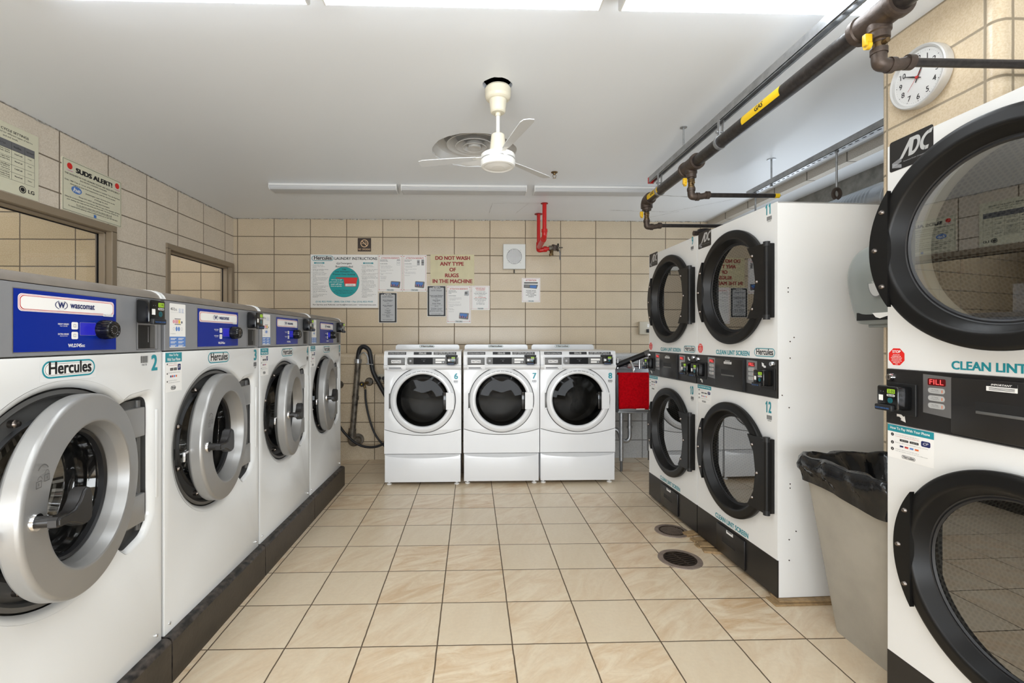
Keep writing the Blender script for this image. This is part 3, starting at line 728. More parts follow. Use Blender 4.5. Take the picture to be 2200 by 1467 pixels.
for k, r in enumerate(roots):
    r.location = (-1.156, WY[k], 0); r.rotation_euler = (0, 0, L90); r['label'] = wl[k]; r['group'] = 'front load washers along the left side'
    child(r, 'door').rotation_euler = (0, 0, math.radians((12.0, 8.9, 10.6, 7.9)[k]))
    machine_number(r, str(k+2), .708, 1.160, .740, 1.217, -.0126, bar=(.655, 1.190, .690, 1.214) if k == 0 else (.706, 1.128, .738, 1.150))
    if k:
        p = pay_sticker(r, .006, 1.072, .104, 1.221); p.location = (0, -.012, 0)
        mb = MB(); y = -.0124; x0, x1, z0, z1 = .030, .128, 1.240, 1.409; w_ = x1-x0
        mb.rr(x0, z0, x1, z1, .004, y, M_WP_); mb.rect(x0, z0+.003, x1, z0+.042, y-.0002, M_LBLUE)
        mb.text('45', y-.0003, M_INK, fit=(x0+.006, z1-.026, x0+.020, z1-.016), bold=.01); mb.text('lbs', y-.0003, M_GINK, fit=(x0+.023, z1-.027, x0+.044, z1-.015))
        for i in range(2):
            for j in range(2): mb.frame(x0+.056+i*.018, z1-.024-j*.009, x0+.066+i*.018, z1-.018-j*.009, .001, y-.0003, M_LBLUE)
        mb.rect(x0+.006, z1-.034, x1-.006, z1-.0335, y-.0003, M_LINK)
        mb.rect(x0+.03, z0+.088, x1-.03, z0+.091, y-.0003, M_GINK); mb.rect(x0+.03, z0+.109, x1-.03, z0+.112, y-.0003, M_GINK)
        mb.disc(x0+.025, z0+.100, .007, y-.0003, M_PINK, 16); mb.rect(x0+.033, z0+.093, x0+.052, z0+.107, y-.0003, M_PINK); mb.rect(x0+.053, z0+.093, x0+.064, z0+.107, y-.0003, M_YTAPE); mb.disc(x0+.074, z0+.098, .005, y-.0003, M_GINK, 16)
        for i in (0, 1): mb.disc(x0+.042+i*.014, z0+.072, .006, y-.0003, M_LBLUE, 16, .009)
        for i in (-1, 2): mb.ringflat(x0+.042+i*.016, z0+.072, .005, .006, y-.0003, M_LINK, 16)
        for i in range(2):
            for j in range(3):
                for q in range(2): mb.rect(x0+.006+i*.046, z0+.034-j*.013-q*.004, x0+.040+i*.046-(.008 if q else 0), z0+.036-j*.013-q*.004, y-.0004, M_WP_)
        mb.text('how to load and start', y-.0003, M_GINK, fit=(x0+.006, z0+.052, x0+.036, z0+.055))
        mb.build('capacity_sticker', r)

# ================================================================== STACKED DRYERS
DW = .745
def dryer():
    t = thing('stacked_dryer', 'x', 'clothes dryer')
    cx = .385; zc = (1.559, .600)
    mb = MB()
    plate(mb, [(0, 1.172), (DW, 1.172), (DW, 1.938), (0, 1.938)], [circ(cx, zc[0], .272)], -.003, .003, M_DRYW)
    plate(mb, [(0, .20), (DW, .20), (DW, .982), (0, .982)], [circ(cx, zc[1], .272)], -.003, .003, M_DRYW)
    for a in (0, DW-.004): mb.box(a, a+.004, .003, 1.15, .02, 1.938, M_DRYW)
    mb.box(0, DW, .0, 1.15, 1.932, 1.938, M_DRYW); mb.box(0, DW, 1.146, 1.15, .02, 1.938, M_DRYW)
    mb.box(.004, DW-.004, .003, .3, .98, .99, M_DRYW); mb.box(.004, DW-.004, .003, .3, 1.165, 1.175, M_DRYW)
    # screws and small marks on the near side
    for y_, z in ((.05, 1.52), (.05, 1.50), (.37, 1.52), (.37, 1.50), (.06, 1.26), (.08, 1.28), (.06, 1.18), (.055, .94), (.06, .57), (.06, .55), (.09, .34), (.055, .30), (.055, .20), (.02, 1.0), (.35, .08)):
        mb.cyl((DW, y_, z), (DW+.002, y_, z), .003, M_RIVET, 8)
    mb.T = Matrix.Translation((0, 0, .025)); mb.build('cabinet', t)
    mb = MB()
    mb.box(-.0005, DW+.0005, -.004, .0025, .02, .199, M_BLACK); mb.box(.01, DW-.01, .0025, .08, .02, .199, M_BLACK); mb.box(.232, .500, -.014, -.004, .028, .186, M_BLACK, b=.003)
    mb.rect(.290, .098, .420, .128, -.0143, M_BLKM); mb.box(.295, .415, -.016, -.013, .096, .102, M_BLACK, b=.001)
    mb.rect(.335, .163, .400, .181, -.0143, M_WP_); mb.rect(.345, .174, .390, .180, -.0146, M_INK)
    mb.build('lint_base', t)
    for i, z in enumerate(zc):
        mb = MB(); mb.lathe([(.278, .0), (.274, -.003), (.266, -.003), (.260, .004), (.257, .012), (.257, .02)], M_CREAMR, (cx, 0, z+(.0)), seg=96); mb.build('drum_gasket', t)
        mb = MB(); mb.lathe([(.257, .0), (.33, .0), (.33, .62), (.0, .62)], M_PERF, (0, 0, 0), seg=96); o = mb.build('drum', t, (cx, .02, z))
        for x_, z_ in ((-.287, .130), (-.287, -.112), (.25, .16)):
            mb = MB(); mb.lathe([(0, -.012), (.008, -.011), (.009, -.006), (.012, -.003)], M_CHROME, (cx+x_, 0, z+z_), seg=16); mb.build('door_catch', t)
        # door, origin on the hinge line at the right
        P = .328; D = -P
        mb = MB()
        mb.lathe([(.262, .0), (.262, -.003), (.308, -.003), (.315, -.007), (.3170, -.022), (.3155, -.028), (.311, -.032), (.304, -.0340), (.279, -.0365), (.273, -.0365), (.269, -.035), (.266, -.031), (.247, .008), (.240, .012), (.240, .018), (.250, .018), (.262, 0)], M_DBROWN, (D, 0, z), seg=128)
        d = mb.build('door', t, (cx+P, -.004, 0))
        mb = MB()
        ch = .263; R = .321; a = math.acos(ch/R)
        pts = [(D-ch, z-R*math.sin(a)), (D-ch, z+R*math.sin(a))]+[(D-R*math.cos(a-2*a*k/24), z+R*math.sin(a-2*a*k/24)) for k in range(1, 24)]
        pts = [(x_, z_) for x_, z_ in pts]
        mb.prism(pts, -.041, -.026, M_DBROWN)
        for q in (.62, 0, -.62): mb.lathe([(0, -.049), (.005, -.048), (.008, -.044), (.009, -.040)], M_RIVET, (D-R*math.cos(q*a*1.0)+.018, 0, z+R*math.sin(q*a)), seg=16)
        mb.build('handle_plate', d)
        mb = MB(); pts = [(D+.195, z-.182), (.0, z-.182), (.0, z+.182), (D+.195, z+.182), (D+.245, z+.10), (D+.262, z), (D+.245, z-.10)]
        mb.prism(pts, -.046, -.036, M_DBROWN); mb.cyl((0, -.032, z-.186), (0, -.032, z+.186), .014, M_DBROWN, 20)
        mb.box(-.012, .014, -.036, -.0, z-.182, z+.182, M_DBROWN, b=.003)
        for q in (-1, 1): mb.cyl((0, -.032, z+q*.168), (0, -.032, z+q*.191), .0155, M_BLKM, 20)
        for x_, z_ in ((.235, .135), (.272, 0), (.235, -.135)): mb.lathe([(0, -.053), (.006, -.052), (.009, -.046)], M_RIVET, (D+x_, 0, z+z_), seg=16)
        mb.build('hinge_plate', d)
        mb = MB(); mb.lathe([(0, .014), (.2405, .014)], M_GLD, (D, 0, z), seg=96, smooth=False); mb.build('door_glass', d)
        mb = MB(); mb.lathe([(.234, .013), (.239, .008), (.244, .009), (.248, .007)], M_RUB, (D, 0, z), seg=96); mb.build('glass_gasket', d)
    # control band between the two drums
    mb = MB(); mb.box(.0, DW, -.008, .004, .985, 1.170, M_BLACK, b=.001, seg=1); mb.box(.222, .488, -.018, -.008, .992, 1.160, M_BLACK, b=.004)
    mb.rect(.290, 1.066, .415, 1.097, -.0183, M_BLKM); mb.box(.292, .413, -.020, -.017, 1.062, 1.070, M_DGREY, b=.001)
    mb.box(.492, .500, -.020, -.008, .990, 1.162, M_BLKM)
    mb.rr(.318, 1.130, .392, 1.153, .001, -.0184, M_WP_); mb.rect(.318, 1.143, .392, 1.153, -.0187, M_INK); mb.text('IMPORTANT', -.019, M_WP_, fit=(.330, 1.1455, .380, 1.1505), bold=.01, shear=.25)
    for k in range(3): mb.rect(.325, 1.139-k*.003, .386, 1.1402-k*.003, -.019, M_INK)
    mb.build('control_band', t)
    for k, x in enumerate((.130, .512)):
        mb = MB(); y = -.0086; e = .0003
        mb.add([(x, y, 1.040), (x+.086, y, 1.034), (x+.088, y, 1.158), (x, y, 1.162)], [[0, 1, 2, 3]], M_STEEL)
        mb.rr(x+.015, 1.128, x+.070, 1.150, .004, y-e, M_LEDBK); mb.text('FILL', y-2*e, M_LEDR, fit=(x+.021, 1.132, x+.064, 1.147))
        for j, tt in enumerate(('Hi Temp', 'Lo Temp', 'Perm Press')):
            zz = 1.104-j*.0235; mb.rr(x+.016, zz, x+.068, zz+.017, .0084, y-e, M_SILV); mb.text(tt, y-2*e, M_GINK, fit=(x+.028, zz+.0085, x+.048, zz+.013)); mb.text('temperature', y-2*e, M_GINK, fit=(x+.025, zz+.004, x+.051, zz+.0065)); mb.rect(x+.058, zz+.003, x+.0605, zz+.012, y-2*e, M_ORN)
        mb.build('display_panel', t)
    for x, z in ((.020, 1.143), (.718, 1.150)): mb = MB(); mb.lathe([(0, -.020), (.010, -.020), (.012, -.016), (.014, -.008)], M_CHROME, (x, 0, z), seg=20); mb.rect(x-.0015, z-.005, x+.0015, z+.005, -.0205, M_BLKM); mb.build('key_lock', t)
    r = card_reader(t, .060, 1.117, '2.05', w=.078, d=.055, h=.078); r.location = (0, -.008, 0)
    r = card_reader(t, .688, 1.119, '2.05', w=.078, d=.055, h=.078); r.location = (0, -.008, 0)
    mb = MB(); y = -.0088
    def arrow(x, z, s, up):
        # hooked arrow
        p = [(0, .012), (.014, .012), (.024, .004), (.028, .007), (.032, -.014), (.013, -.008), (.017, -.005), (.010, .002), (0, .002)]
        p = [(x+a*s, z+(b if not up else -b)*abs(s)) for a, b in p]
        if (s < 0) != up: p = p[::-1]
        mb.flat(p[::-1], y, M_WP_)
    arrow(.040, 1.010, 1.0, False); mb.build('arrow_decal', t); mb = MB(); arrow(.668, 1.140, -1.0, True); mb.build('arrow_decal', t)
    # decals
    mb = MB(); y = -.0036; e = .0003
    mb.rr(.008, 1.845, .158, 1.948, .008, y, M_BLACK)
    # angular three letter monogram, striped chevron below it
    def q_(u, v): return (.044+.088*u+.016*v, 1.878+.058*v)
    def poly(ps): mb.flat([q_(*p_) for p_ in ps], y-e, M_SILV)
    poly([(0, 0), (.13, 0), (.36, .78), (.36, 1), (.24, 1)][::1]); poly([(.36, 1), (.24, 1), (.36, 0), (.48, 0), (.42, 1)][::1])
    def arc(cx_, rx, rz, tx, tz, a0, a1, n=14):
        for i in range(n):
            t0 = math.radians(a0+(a1-a0)*i/n); t1 = math.radians(a0+(a1-a0)*(i+1)/n)
            poly([(cx_+(rx-tx)*math.cos(t0), .5+(rz-tz)*math.sin(t0)), (cx_+rx*math.cos(t0), .5+rz*math.sin(t0)), (cx_+rx*math.cos(t1), .5+rz*math.sin(t1)), (cx_+(rx-tx)*math.cos(t1), .5+(rz-tz)*math.sin(t1))])
    arc(.50, .22, .5, .11, .20, -90, 90); poly([(.44, 0), (.50, 0), (.50, .20), (.44, .20)]); poly([(.40, .80), (.50, .80), (.50, 1), (.40, 1)])
    arc(1.0, .27, .5, .12, .20, 100, 260); poly([(.98, 0), (1.10, 0), (1.10, .20), (.98, .20)]); poly([(.97, .80), (1.08, .80), (1.10, 1.05), (.97, 1)])
    for k in range(6): mb.add([(.018+k*.0, y-e, 1.872-k*.0025), (.052, y-e, 1.882-k*.0025), (.052, y-e, 1.8832-k*.0025), (.018, y-e, 1.8732-k*.0025)], [[0, 1, 2, 3]], M_LINK); mb.add([(.018, y-e, 1.872-k*.0025), (.018, y-e, 1.8708-k*.0025), (.052, y-e, 1.858-k*.0018), (.052, y-e, 1.8592-k*.0018)], [[0, 1, 2, 3]], M_LINK)
    mb.text('American Dryer Corporation', y-e, M_LINK, fit=(.058, 1.864, .140, 1.869))
    mb.build('badge', t)
    mb = MB(); n = 8; r_ = .031; cxx, czz = .034, 1.213
    mb.rect(.001, 1.178, .070, 1.250, y+.0001, M_DRYW)
    mb.flat([(cxx+r_*math.cos(PI/8+PI/4*k), czz+r_*math.sin(PI/8+PI/4*k)) for k in range(8)], y-e, M_STOP)
    mb.text('STOP', y-2*e, M_WP_, fit=(cxx-.015, czz+.013, cxx+.015, czz+.022), bold=.02)
    for k, l in enumerate(('DO NOT DRY', 'RUBBERIZED OR', 'PLASTIC ARTICLES', 'SYNTHETICS AND', 'WOOLENS MUST BE', 'DRIED WITH', 'CARE')):
        z = czz+.008-k*.0052; wl_ = len(l)*.00125; mb.text(l, y-2*e, M_WP_, fit=(cxx-wl_, z-.003, cxx+wl_, z), bold=.01)
    mb.build('stop_sticker', t)
    mb = MB(); mb.text('CLEAN LINT SCREEN', y, M_TEAL, fit=(.212, 1.182, .530, 1.208), bold=.03); mb.build('lint_lettering', t)
    mb = MB(); mb.text('CLEAN LINT SCREEN', y, M_TEAL, fit=(.205, .208, .520, .236), bold=.03); mb.build('lint_lettering', t)
    mb = MB(); logo(mb, .570, 1.183, .728, 1.226, y); mb.build('brand_sticker', t)
    p = pay_sticker(t, .001, .868, .160, .980, True); p.location = (0, -.003, 0)
    return t
D0 = dryer()
dl = [('white stacked dryer pair numbered 9 and 10, farther one beside the red towel', (1.4265, 3.712), ('9', '10')),
      ('white stacked dryer pair numbered 11 and 12, in front of the grey trash bin', (1.453, 2.957), ('11', '12')),
      ('white stacked dryer cut off by the right edge, nearest, its upper door ajar', (1.443, 1.575), None)]
dr = [D0]+[dup(D0, (0, 0, 0), 0, 'x') for _ in range(2)]
for r, (lb, (x, y), nums) in zip(dr, dl):
    r.location = (x, y, 0); r.rotation_euler = (0, 0, -L90+math.radians(2.0 if nums else 1.0)); r['label'] = lb; r['group'] = 'stacked dryers along the right side'
    if nums:
        machine_number(r, nums[0], .655 if len(nums[0]) > 1 else .680, 1.892, .700, 1.945, -.0036, bar=(.668, 1.862, .705, 1.882))
        machine_number(r, nums[1], .655, .905, .702, .962, -.0036, bar=(.668, .872, .705, .893))
for c in dr[2].children:
    if c.name.startswith('door') and not c.name.startswith('door_catch'):
        c.rotation_euler = (0, 0, math.radians(8.5)); break
# ================================================================== THREE WASHERS ON PEDESTALS AT THE BACK
MW = .665
def small_washer():
    t = thing('washing_machine', 'x', 'washing machine')
    cx, cz = .332, .740
    mb = MB()
    # pedestal
    mb.box(.004, MW-.006, .0, .62, .030, .272, M_WHT2, b=.004)
    # scooped shadow line under the washer, painted as a flat grey shape
    pts = [(.012, .271), (.012, .262)]+[(.012+(MW-.028)*k/20, .262-.026*math.sin(PI*k/20)**.6) for k in range(1, 20)]+[(MW-.016, .262), (MW-.016, .271)]
    mb.build('pedestal', t)
    mb = MB(); mb.prism(pts[::1], -.0002, .004, M_LENSO); mb.build('pedestal_shadow_line', t)
    for x in (.035, MW-.04):
        for y in (.05, .55):
            mb = MB(); mb.lathe([(0, 0), (.022, 0), (.022, .008), (.010, .012), (.010, .034), (0, .034)], M_WP_, (x, y, 0), 'z', 24); mb.build('leg', t)
    # lower panel with curved top edge
    mb = MB()
    def curve(x): return .487-.052*(1-((x-MW/2)/(MW/2))**2)
    p = [(0, .277), (MW-.002, .277)]+[(MW-.002-(MW-.002)*k/24, curve(MW-.002-(MW-.002)*k/24)-.002) for k in range(25)]
    mb.prism(p, .0, .03, M_WHT2); mb.build('lower_panel', t)
    mb = MB()
    p = [(MW*k/24, curve(MW*k/24)+.002) for k in range(25)]+[(MW, 1.02), (0, 1.02)]
    plate(mb, p, [circ(cx, cz, .252)], .0, .012, M_WHT2, bevel=.003, bres=2)
    for a in (0, MW-.006): mb.box(a, a+.006, .008, .66, .277, 1.14, M_WHT2)
    mb.box(0, MW, .655, .66, .277, 1.14, M_WHT2)
    mb.build('cabinet', t)
    mb = MB(); mb.lathe([(.252, .004), (.235, .02), (.20, .05), (.20, .09)], M_RUB, (cx, 0, cz), seg=64); mb.lathe([(.20, .09), (.255, .10), (.255, .45), (.0, .47)], M_RIB, (cx, 0, cz), seg=64)
    mb.build('drum', t)
    # console: bulging profile
    mb = MB(); pr = [(.015, 1.0), (-.004, 1.004), (-.022, 1.016), (-.030, 1.030), (-.030, 1.040), (-.018, 1.046), (-.010, 1.12), (-.010, 1.128), (-.008, 1.132), (.0, 1.158), (.006, 1.163), (.04, 1.168), (.66, 1.168), (.66, 1.0)]
    n = len(pr); mb.add([(x, y, z) for x in (0, MW) for y, z in pr], [[i, (i+1) % n, (i+1) % n+n, i+n] for i in range(n)]+[list(range(n)), list(range(n, 2*n))[::-1]], M_WHT2, True)
    mb.build('console', t, sharp=50)
    mb = MB(); mb.prism(fillet([(.0, 1.160, 0), (.632, 1.160, 0), (.632, 1.215, .03), (.0, 1.215, .03)][::1], 0), .60, .615, M_WHT2)
    mb.add([], [], M_WHT2); logo(mb, .235, 1.186, .385, 1.208, .5995); mb.build('back_guard', t)
    # drawer with name plate
    mb = MB(); mb.box(.030, .192, -.033, -.004, 1.004, 1.115, M_WHT2, b=.006); mb.rr(.028, 1.002, .194, 1.117, .010, -.0318, M_LINK) if False else None
    mb.box(.036, .184, -.035, -.030, 1.046, 1.110, M_DGREY, b=.002); mb.rr(.066, 1.063, .150, 1.090, .003, -.0355, M_WP_); mb.rr(.068, 1.065, .148, 1.088, .003, -.0357, M_NAVY); mb.rr(.0695, 1.0665, .1465, 1.0865, .003, -.0359, M_WP_)
    mb.text('MAYTAG', -.0362, M_INK, fit=(.073, 1.070, .143, 1.083), bold=.02)
    mb.rect(.045, 1.018, .150, 1.024, -.0333, M_INK); mb.rect(.045, 1.008, .160, 1.017, -.0333, M_LINK)
    mb.build('detergent_drawer', t)
    mb = MB(); mb.box(.200, .640, -.018, -.008, 1.048, 1.112, M_DGREY, b=.002); y = -.0184; e = .0003
    mb.rect(.255, 1.052, .420, 1.108, y, M_SCR); mb.rr(.220, 1.072, .236, 1.090, .002, y, M_LINK)
    mb.rect(.443, 1.082, .524, 1.099, y, M_WP_); mb.rect(.443, 1.062, .497, 1.076, y, M_WP_); mb.disc(.510, 1.069, .007, y, M_LINK, 16)
    mb.text('40', y-e, M_GINK, fit=(.335, 1.074, .350, 1.084)); mb.text('ADD GARMENT', y-e, M_GINK, fit=(.32, 1.090, .36, 1.094))
    for x in (.206, .632):
        for z in (1.053, 1.107): mb.disc(x, z, .003, y, M_WP_, 10)
    mb.build('control_panel', t)
    r = card_reader(t, .582, 1.124, '0.00', w=.080, d=.045, h=.070); r.location = (0, -.010, 0)
    # three black stickers on the sloping top edge
    T = Matrix.Translation((0, -.0088, 1.133)) @ Matrix.Rotation(-math.atan2(.008, .026), 4, 'X')
    def st(x0, x1, ls):
        mb = MB(); mb.T = T; mb.rect(x0, .001, x1, .0255, -.0006, M_INK)
        for l, f in ls: mb.text(l, -.0009, M_WP_, fit=f, bold=.01)
        mb.build('notice_sticker', t)
    st(.035, .190, [('Put detergent in the dispenser compartments', (.042, .014, .182, .020)), ('do not overload use high efficiency detergent', (.042, .006, .182, .011))])
    st(.255, .410, [('DISPLAY TIME', (.300, .015, .362, .021)), ('IS ESTIMATED', (.300, .006, .362, .012))])
    st(.427, .622, [('CYCLE TIMES MAY VARY DUE TO:', (.434, .013, .612, .021)), ('loading   water temperature   water pressure', (.434, .004, .612, .009))])
    # door
    mb = MB()
    mb.lathe([(.226, .0), (.225, -.010), (.230, -.024), (.240, -.030), (.252, -.029), (.270, -.020), (.279, -.010), (.280, .0)], M_WHT2, (cx, 0, cz), seg=96)
    mb.lathe([(.280, -.001), (.284, -.0005), (.286, .0)], M_INK, (cx, 0, cz), seg=96)
    for k, ch in enumerate('PLEASE LEAVE DOOR OPEN WHEN NOT IN USE'):
        if ch == ' ': continue
        a = math.radians(122-64*k/37); r_ = .2530
        T = Matrix.Translation((cx+r_*math.cos(a), -.0295, cz+r_*math.sin(a))) @ Matrix.Rotation(-(a-PI/2), 4, 'Y')
        mb.text(ch, 0, M_INK, at=(0, -.004), size=.0085, bold=.005, T=T)
    d = mb.build('door', t)
    mb = MB(); mb.lathe([(.0, -.022), (.12, -.020), (.19, -.014), (.2265, -.004)], M_GLM, (cx, 0, cz), seg=72); mb.build('door_glass', d)
    mb = MB(); mb.prism([(.535, .662), (.585, .662), (.602, .668), (.602, .802), (.585, .808), (.535, .808)], -.036, -.008, M_WHT2)
    mb.box(.505, .536, -.028, -.010, .660, .810, M_BLKGL, b=.004); mb.build('door_handle', d)
    mb = MB(); mb.box(cx-.290, cx-.272, -.012, .0, .668, .800, M_DGREY, b=.003); mb.box(cx-.292, cx-.274, -.014, .0, .660, .670, M_WHT2, b=.002); mb.build('hinge', d)
    return t
S0 = small_washer()
sr = [S0]+[dup(S0, (0, 0, 0), 0, 'x') for _ in range(2)]
for k, (r, x, y, nm) in enumerate(zip(sr, (-.762, -.078, .593), (4.045, 4.06, 4.065), ('white washing machine on pedestal numbered 6, beside the black hoses', 'white washing machine on pedestal numbered 7, middle of the back three', 'white washing machine on pedestal numbered 8, beside the red towel sink'))):
    r.location = (x, y, 0); r['label'] = nm; r['group'] = 'washing machines on pedestals at the back'
    machine_number(r, str(6+k), .603, .922, .637, .974, -.0006, bar=(.600, .893, .638, .912))

# ================================================================== NOTICES ON THE WALLS
def sign(name, label, x0, x1, z0, z1, base=M_WP_, group=None, th=.003, y=YB):
    mb = MB(); mb.box(0, x1-x0, -th, 0, 0, z1-z0, base); 
    def done():
        o = mb.build(name, None, (x0, y-.0005, z0)); props(o, label, 'sign', group); return o
    return mb, x1-x0, z1-z0, -th-.0004, done
# big laundry instructions poster
mb, w_, h, y, done = sign('instruction_poster', 'large white laundry instructions poster with a teal circle and red cup', -1.830, -1.073, 1.623, 2.225)
e = .0003
logo(mb, .012, h-.072, .258, h-.014, y); mb.text('LAUNDRY INSTRUCTIONS', y, M_INK, fit=(.270, h-.060, .748, h-.028), bold=.012)
for x, tt in ((.040, 'LAVANDO'), (.590, 'SECADANDO')): mb.rect(x, h-.104, x+.115, h-.088, y, M_TEAL); mb.text(tt, y-e, M_WP_, fit=(x+.02, h-.1005, x+.095, h-.0915), bold=.01)
mb.text('Detergent', y, M_INK, fit=(.338, h-.114, .462, h-.088), bold=.006); mb.text('Recommended', y, M_INK, fit=(.282, h-.146, .474, h-.124), bold=.006)
mb.ringflat(.312, h-.101, .010, .0125, y, M_INK, 24, 1.7); mb.text('he', y, M_INK, fit=(.300, h-.107, .324, h-.095), bold=.02)
L_ = ['Compruebe que el', 'tambor este vacio y', 'limpio', 'Vacie los bolsillos antes', 'de cargar la ropa', 'Clasificar la ropa', 'adecuado para un mejor', 'lavado y para evitar', 'danos', 'Cargar de la lavadora sin', 'apretar hasta el nivel', 'adecuado y cierre la', 'puerta', 'No sobrecargue la', 'lavadora', 'Insertar la tarjeta en el', 'lector de tarjeta de', 'lavanderia para', 'encender la lavadora', 'Tela de seleccionar el', 'ajuste', 'Consejo adicionales en', 'calcomania en la', 'lavadora']
R2 = ['Compruebe que el', 'tambor este vacio y', 'limpio', 'Limpie el filtro de pelusa', 'antes de iniciar el', 'secado', 'Carga la ropa y cierre la', 'puerta de la secadora', 'Insertar la tarjeta de', 'lavanderia en el lector de', 'tarjetas', 'Impulsar ajuste la', 'temperatura deseada', 'para iniciar secado', 'Para reiniciar secado,', 'cierre la puerta de la', 'secadora y vuelva a', 'seleccionar', 'establecimiento', 'No sobrecargue la', 'secadora', 'Consejo adicionales en', 'calcomania en la', 'lavadora']
for X, LL in ((.024, L_), (.578, R2)):
    z = h-.126
    for k, l in enumerate(LL):
        if l[0].isupper() and k: z -= .0045
        if l[0].isupper(): mb.disc(X-.008, z+.004, .002, y, M_INK, 8)
        mb.text(l, y, M_INK, fit=(X, z, X+min(len(l)*.0072, .175), z+.0095)); z -= .0142
mb.disc(.376, .290, .1715, y, M_INK, 72); mb.disc(.376, .290, .170, y-e, mat('poster_teal', srgb(0, 158, 160), .45), 72)
for l, a, b, z, c_, sh in (('Use', .356, .398, .426, M_INK, 0), ('Less Detergent To', .276, .478, .398, M_INK, .2), ('Prevent Over-Sudsing', .250, .500, .368, M_INK, 0)): mb.text(l, y-2*e, c_, fit=(a, z, b, z+.018), bold=.01, shear=sh)
mb.flat([(.284, .343), (.528, .343), (.510, .240), (.385, .240), (.370, .326), (.284, .334)][::-1][::-1], y-2*e, M_RINK)
mb.flat([(.522, .339), (.506, .244), (.389, .244), (.374, .330), (.292, .339)], y-3*e, M_STOP)
mb.rect(.391, .245, .506, .272, y-4*e, M_WP_); mb.text('1/4 cup', y-5*e, M_INK, fit=(.415, .250, .480, .264))
for k, (l, a, b) in enumerate((('1/4 Cup is all', .232, .350), ('you need or your', .212, .368), ('wash will not', .228, .350), ('rinse properly.', .226, .352))): mb.text(l, y-2*e, M_WP_, fit=(a, .307-k*.0235, b, .322-k*.0235), bold=.012, shear=.2)
for l, a, b, z in (('Use Menos Detergente Para', .276, .478, .192), ('Prevenir El Exceso De Espuma', .262, .490, .174), ('Todo lo que necesita es 1/4 de taza', .288, .462, .158)): mb.text(l, y-2*e, M_INK, fit=(a, z, b, z+.010), bold=.006)
mb.text('(516) 822-9300 • (800) 526-5760 • Fax (516) 822-9543', y, M_TEAL, fit=(.058, .056, .700, .078), bold=.012)
mb.text('For Service and Refunds: service@hercnet.com • www.hercnet.com', y, M_INK, fit=(.026, .024, .736, .042), bold=.012)
done()
# framed attention notices
def attention(label, x0, x1, z0, z1, head, sub, start, steps, pic):
    mb, w_, h, y, done = sign('notice_sheet', label, x0, x1, z0, z1, M_WP_, None, .002)
    e = .0003; mb.frame(.010, .018, w_-.010, h-.012, .0018, y, M_RINK)
    for a in (.008, w_-.016):
        for b in (.016, h-.020): mb.rect(a, b, a+.008, b+.008, y-e, M_RINK)
    mb.text(head, y, M_RINK, fit=(w_*.12, h-.045, w_*.88, h-.028), bold=.01)
    z = h-.062
    for l in sub: mb.text(l, y, M_INK, fit=(.020, z, .020+len(l)*.0045, z+.008), bold=.01); z -= .014
    z -= .014; mb.text(start, y, M_GINK, fit=(.020, z, .020+len(start)*.0050, z+.008), bold=.01); mb.rect(.020, z-.003, .020+len(start)*.0050, z-.002, y, M_GINK); z -= .026
    k = 1
    for st_ in steps:
        for j, l in enumerate(st_):
            mb.text((str(k)+') ' if j == 0 else '')+l, y, M_GINK, fit=(.020 if j == 0 else .030, z, .030+len(l)*.0042, z+.0085)); z -= .0125
        k += 1; z -= .011
    # picture of the wall reader
    p0, q0 = w_*.50, .040; pw, ph = w_*.42, .080
    mb.flat(fillet([(p0, q0+.012, .008), (p0+pw*.93, q0, .010), (p0+pw, q0+ph-.006, .010), (p0+pw*.06, q0+ph, .010)], 0), y-e, M_DGREY)
    mb.flat([(p0+.012, q0+.026), (p0+pw*.78, q0+.017), (p0+pw*.84, q0+ph-.014), (p0+.014, q0+ph-.010)], y-2*e, M_SKY)
    rr_ = random.Random(5)
    for i in range(10): xa = p0+.014+i*pw*.072; zb = q0+.025-i*.0008; mb.rect(xa, zb, xa+pw*.05, zb+.008+rr_.random()*.014, y-3*e, M_NAVY if i % 3 else M_ORN)
    logo(mb, w_*.34, .010, w_*.66, .027, y-e)
    if pic == 'washer':
        mb.rr(w_-.062, h-.118, w_-.026, h-.052, .003, y, M_LINK); mb.rr(w_-.060, h-.116, w_-.028, h-.066, .003, y-e, M_WP_); mb.ringflat(w_-.044, h-.090, .008, .012, y-2*e, M_LINK, 24)
    elif pic == 'dryers':
        mb.rr(w_-.108, h-.118, w_-.078, h-.055, .003, y, M_LINK); mb.disc(w_-.093, h-.080, .011, y-e, M_DGREY, 20); mb.ringflat(w_-.093, h-.080, .004, .006, y-2*e, M_LINK, 16)
        mb.rr(w_-.058, h-.118, w_-.030, h-.052, .003, y, M_DGREY)
        for q in (.066, .102): mb.ringflat(w_-.044, h-q, .006, .011, y-e, M_LINK, 20)
    else:
        mb.flat([(w_-.076, h-.112), (w_-.034, h-.116), (w_-.022, h-.108), (w_-.026, h-.056), (w_-.070, h-.066)], y, M_LINK); mb.disc(w_-.055, h-.084, .015, y-e, M_DGREY, 24)
    return done()
attention('white red-framed notice for washers, directly right of the laundry instructions poster', -1.070, -.797, 1.807, 2.225, 'ATTENTION RESIDENTS', ['USAGE INSTRUCTIONS', 'FOR WASCOMAT WASHERS'], 'TO START WASHERS:', [('Load your clothes into the', 'washer and add liquid detergent', 'into the soap compartment.'), ('Turn selection dial to select your', 'desired cycle.'), ('Place your Laundry Card in the', 'reader.'), ('Start washer by', 'pressing button', 'on the washer.'), ('Remove Card.',)], 'washer')
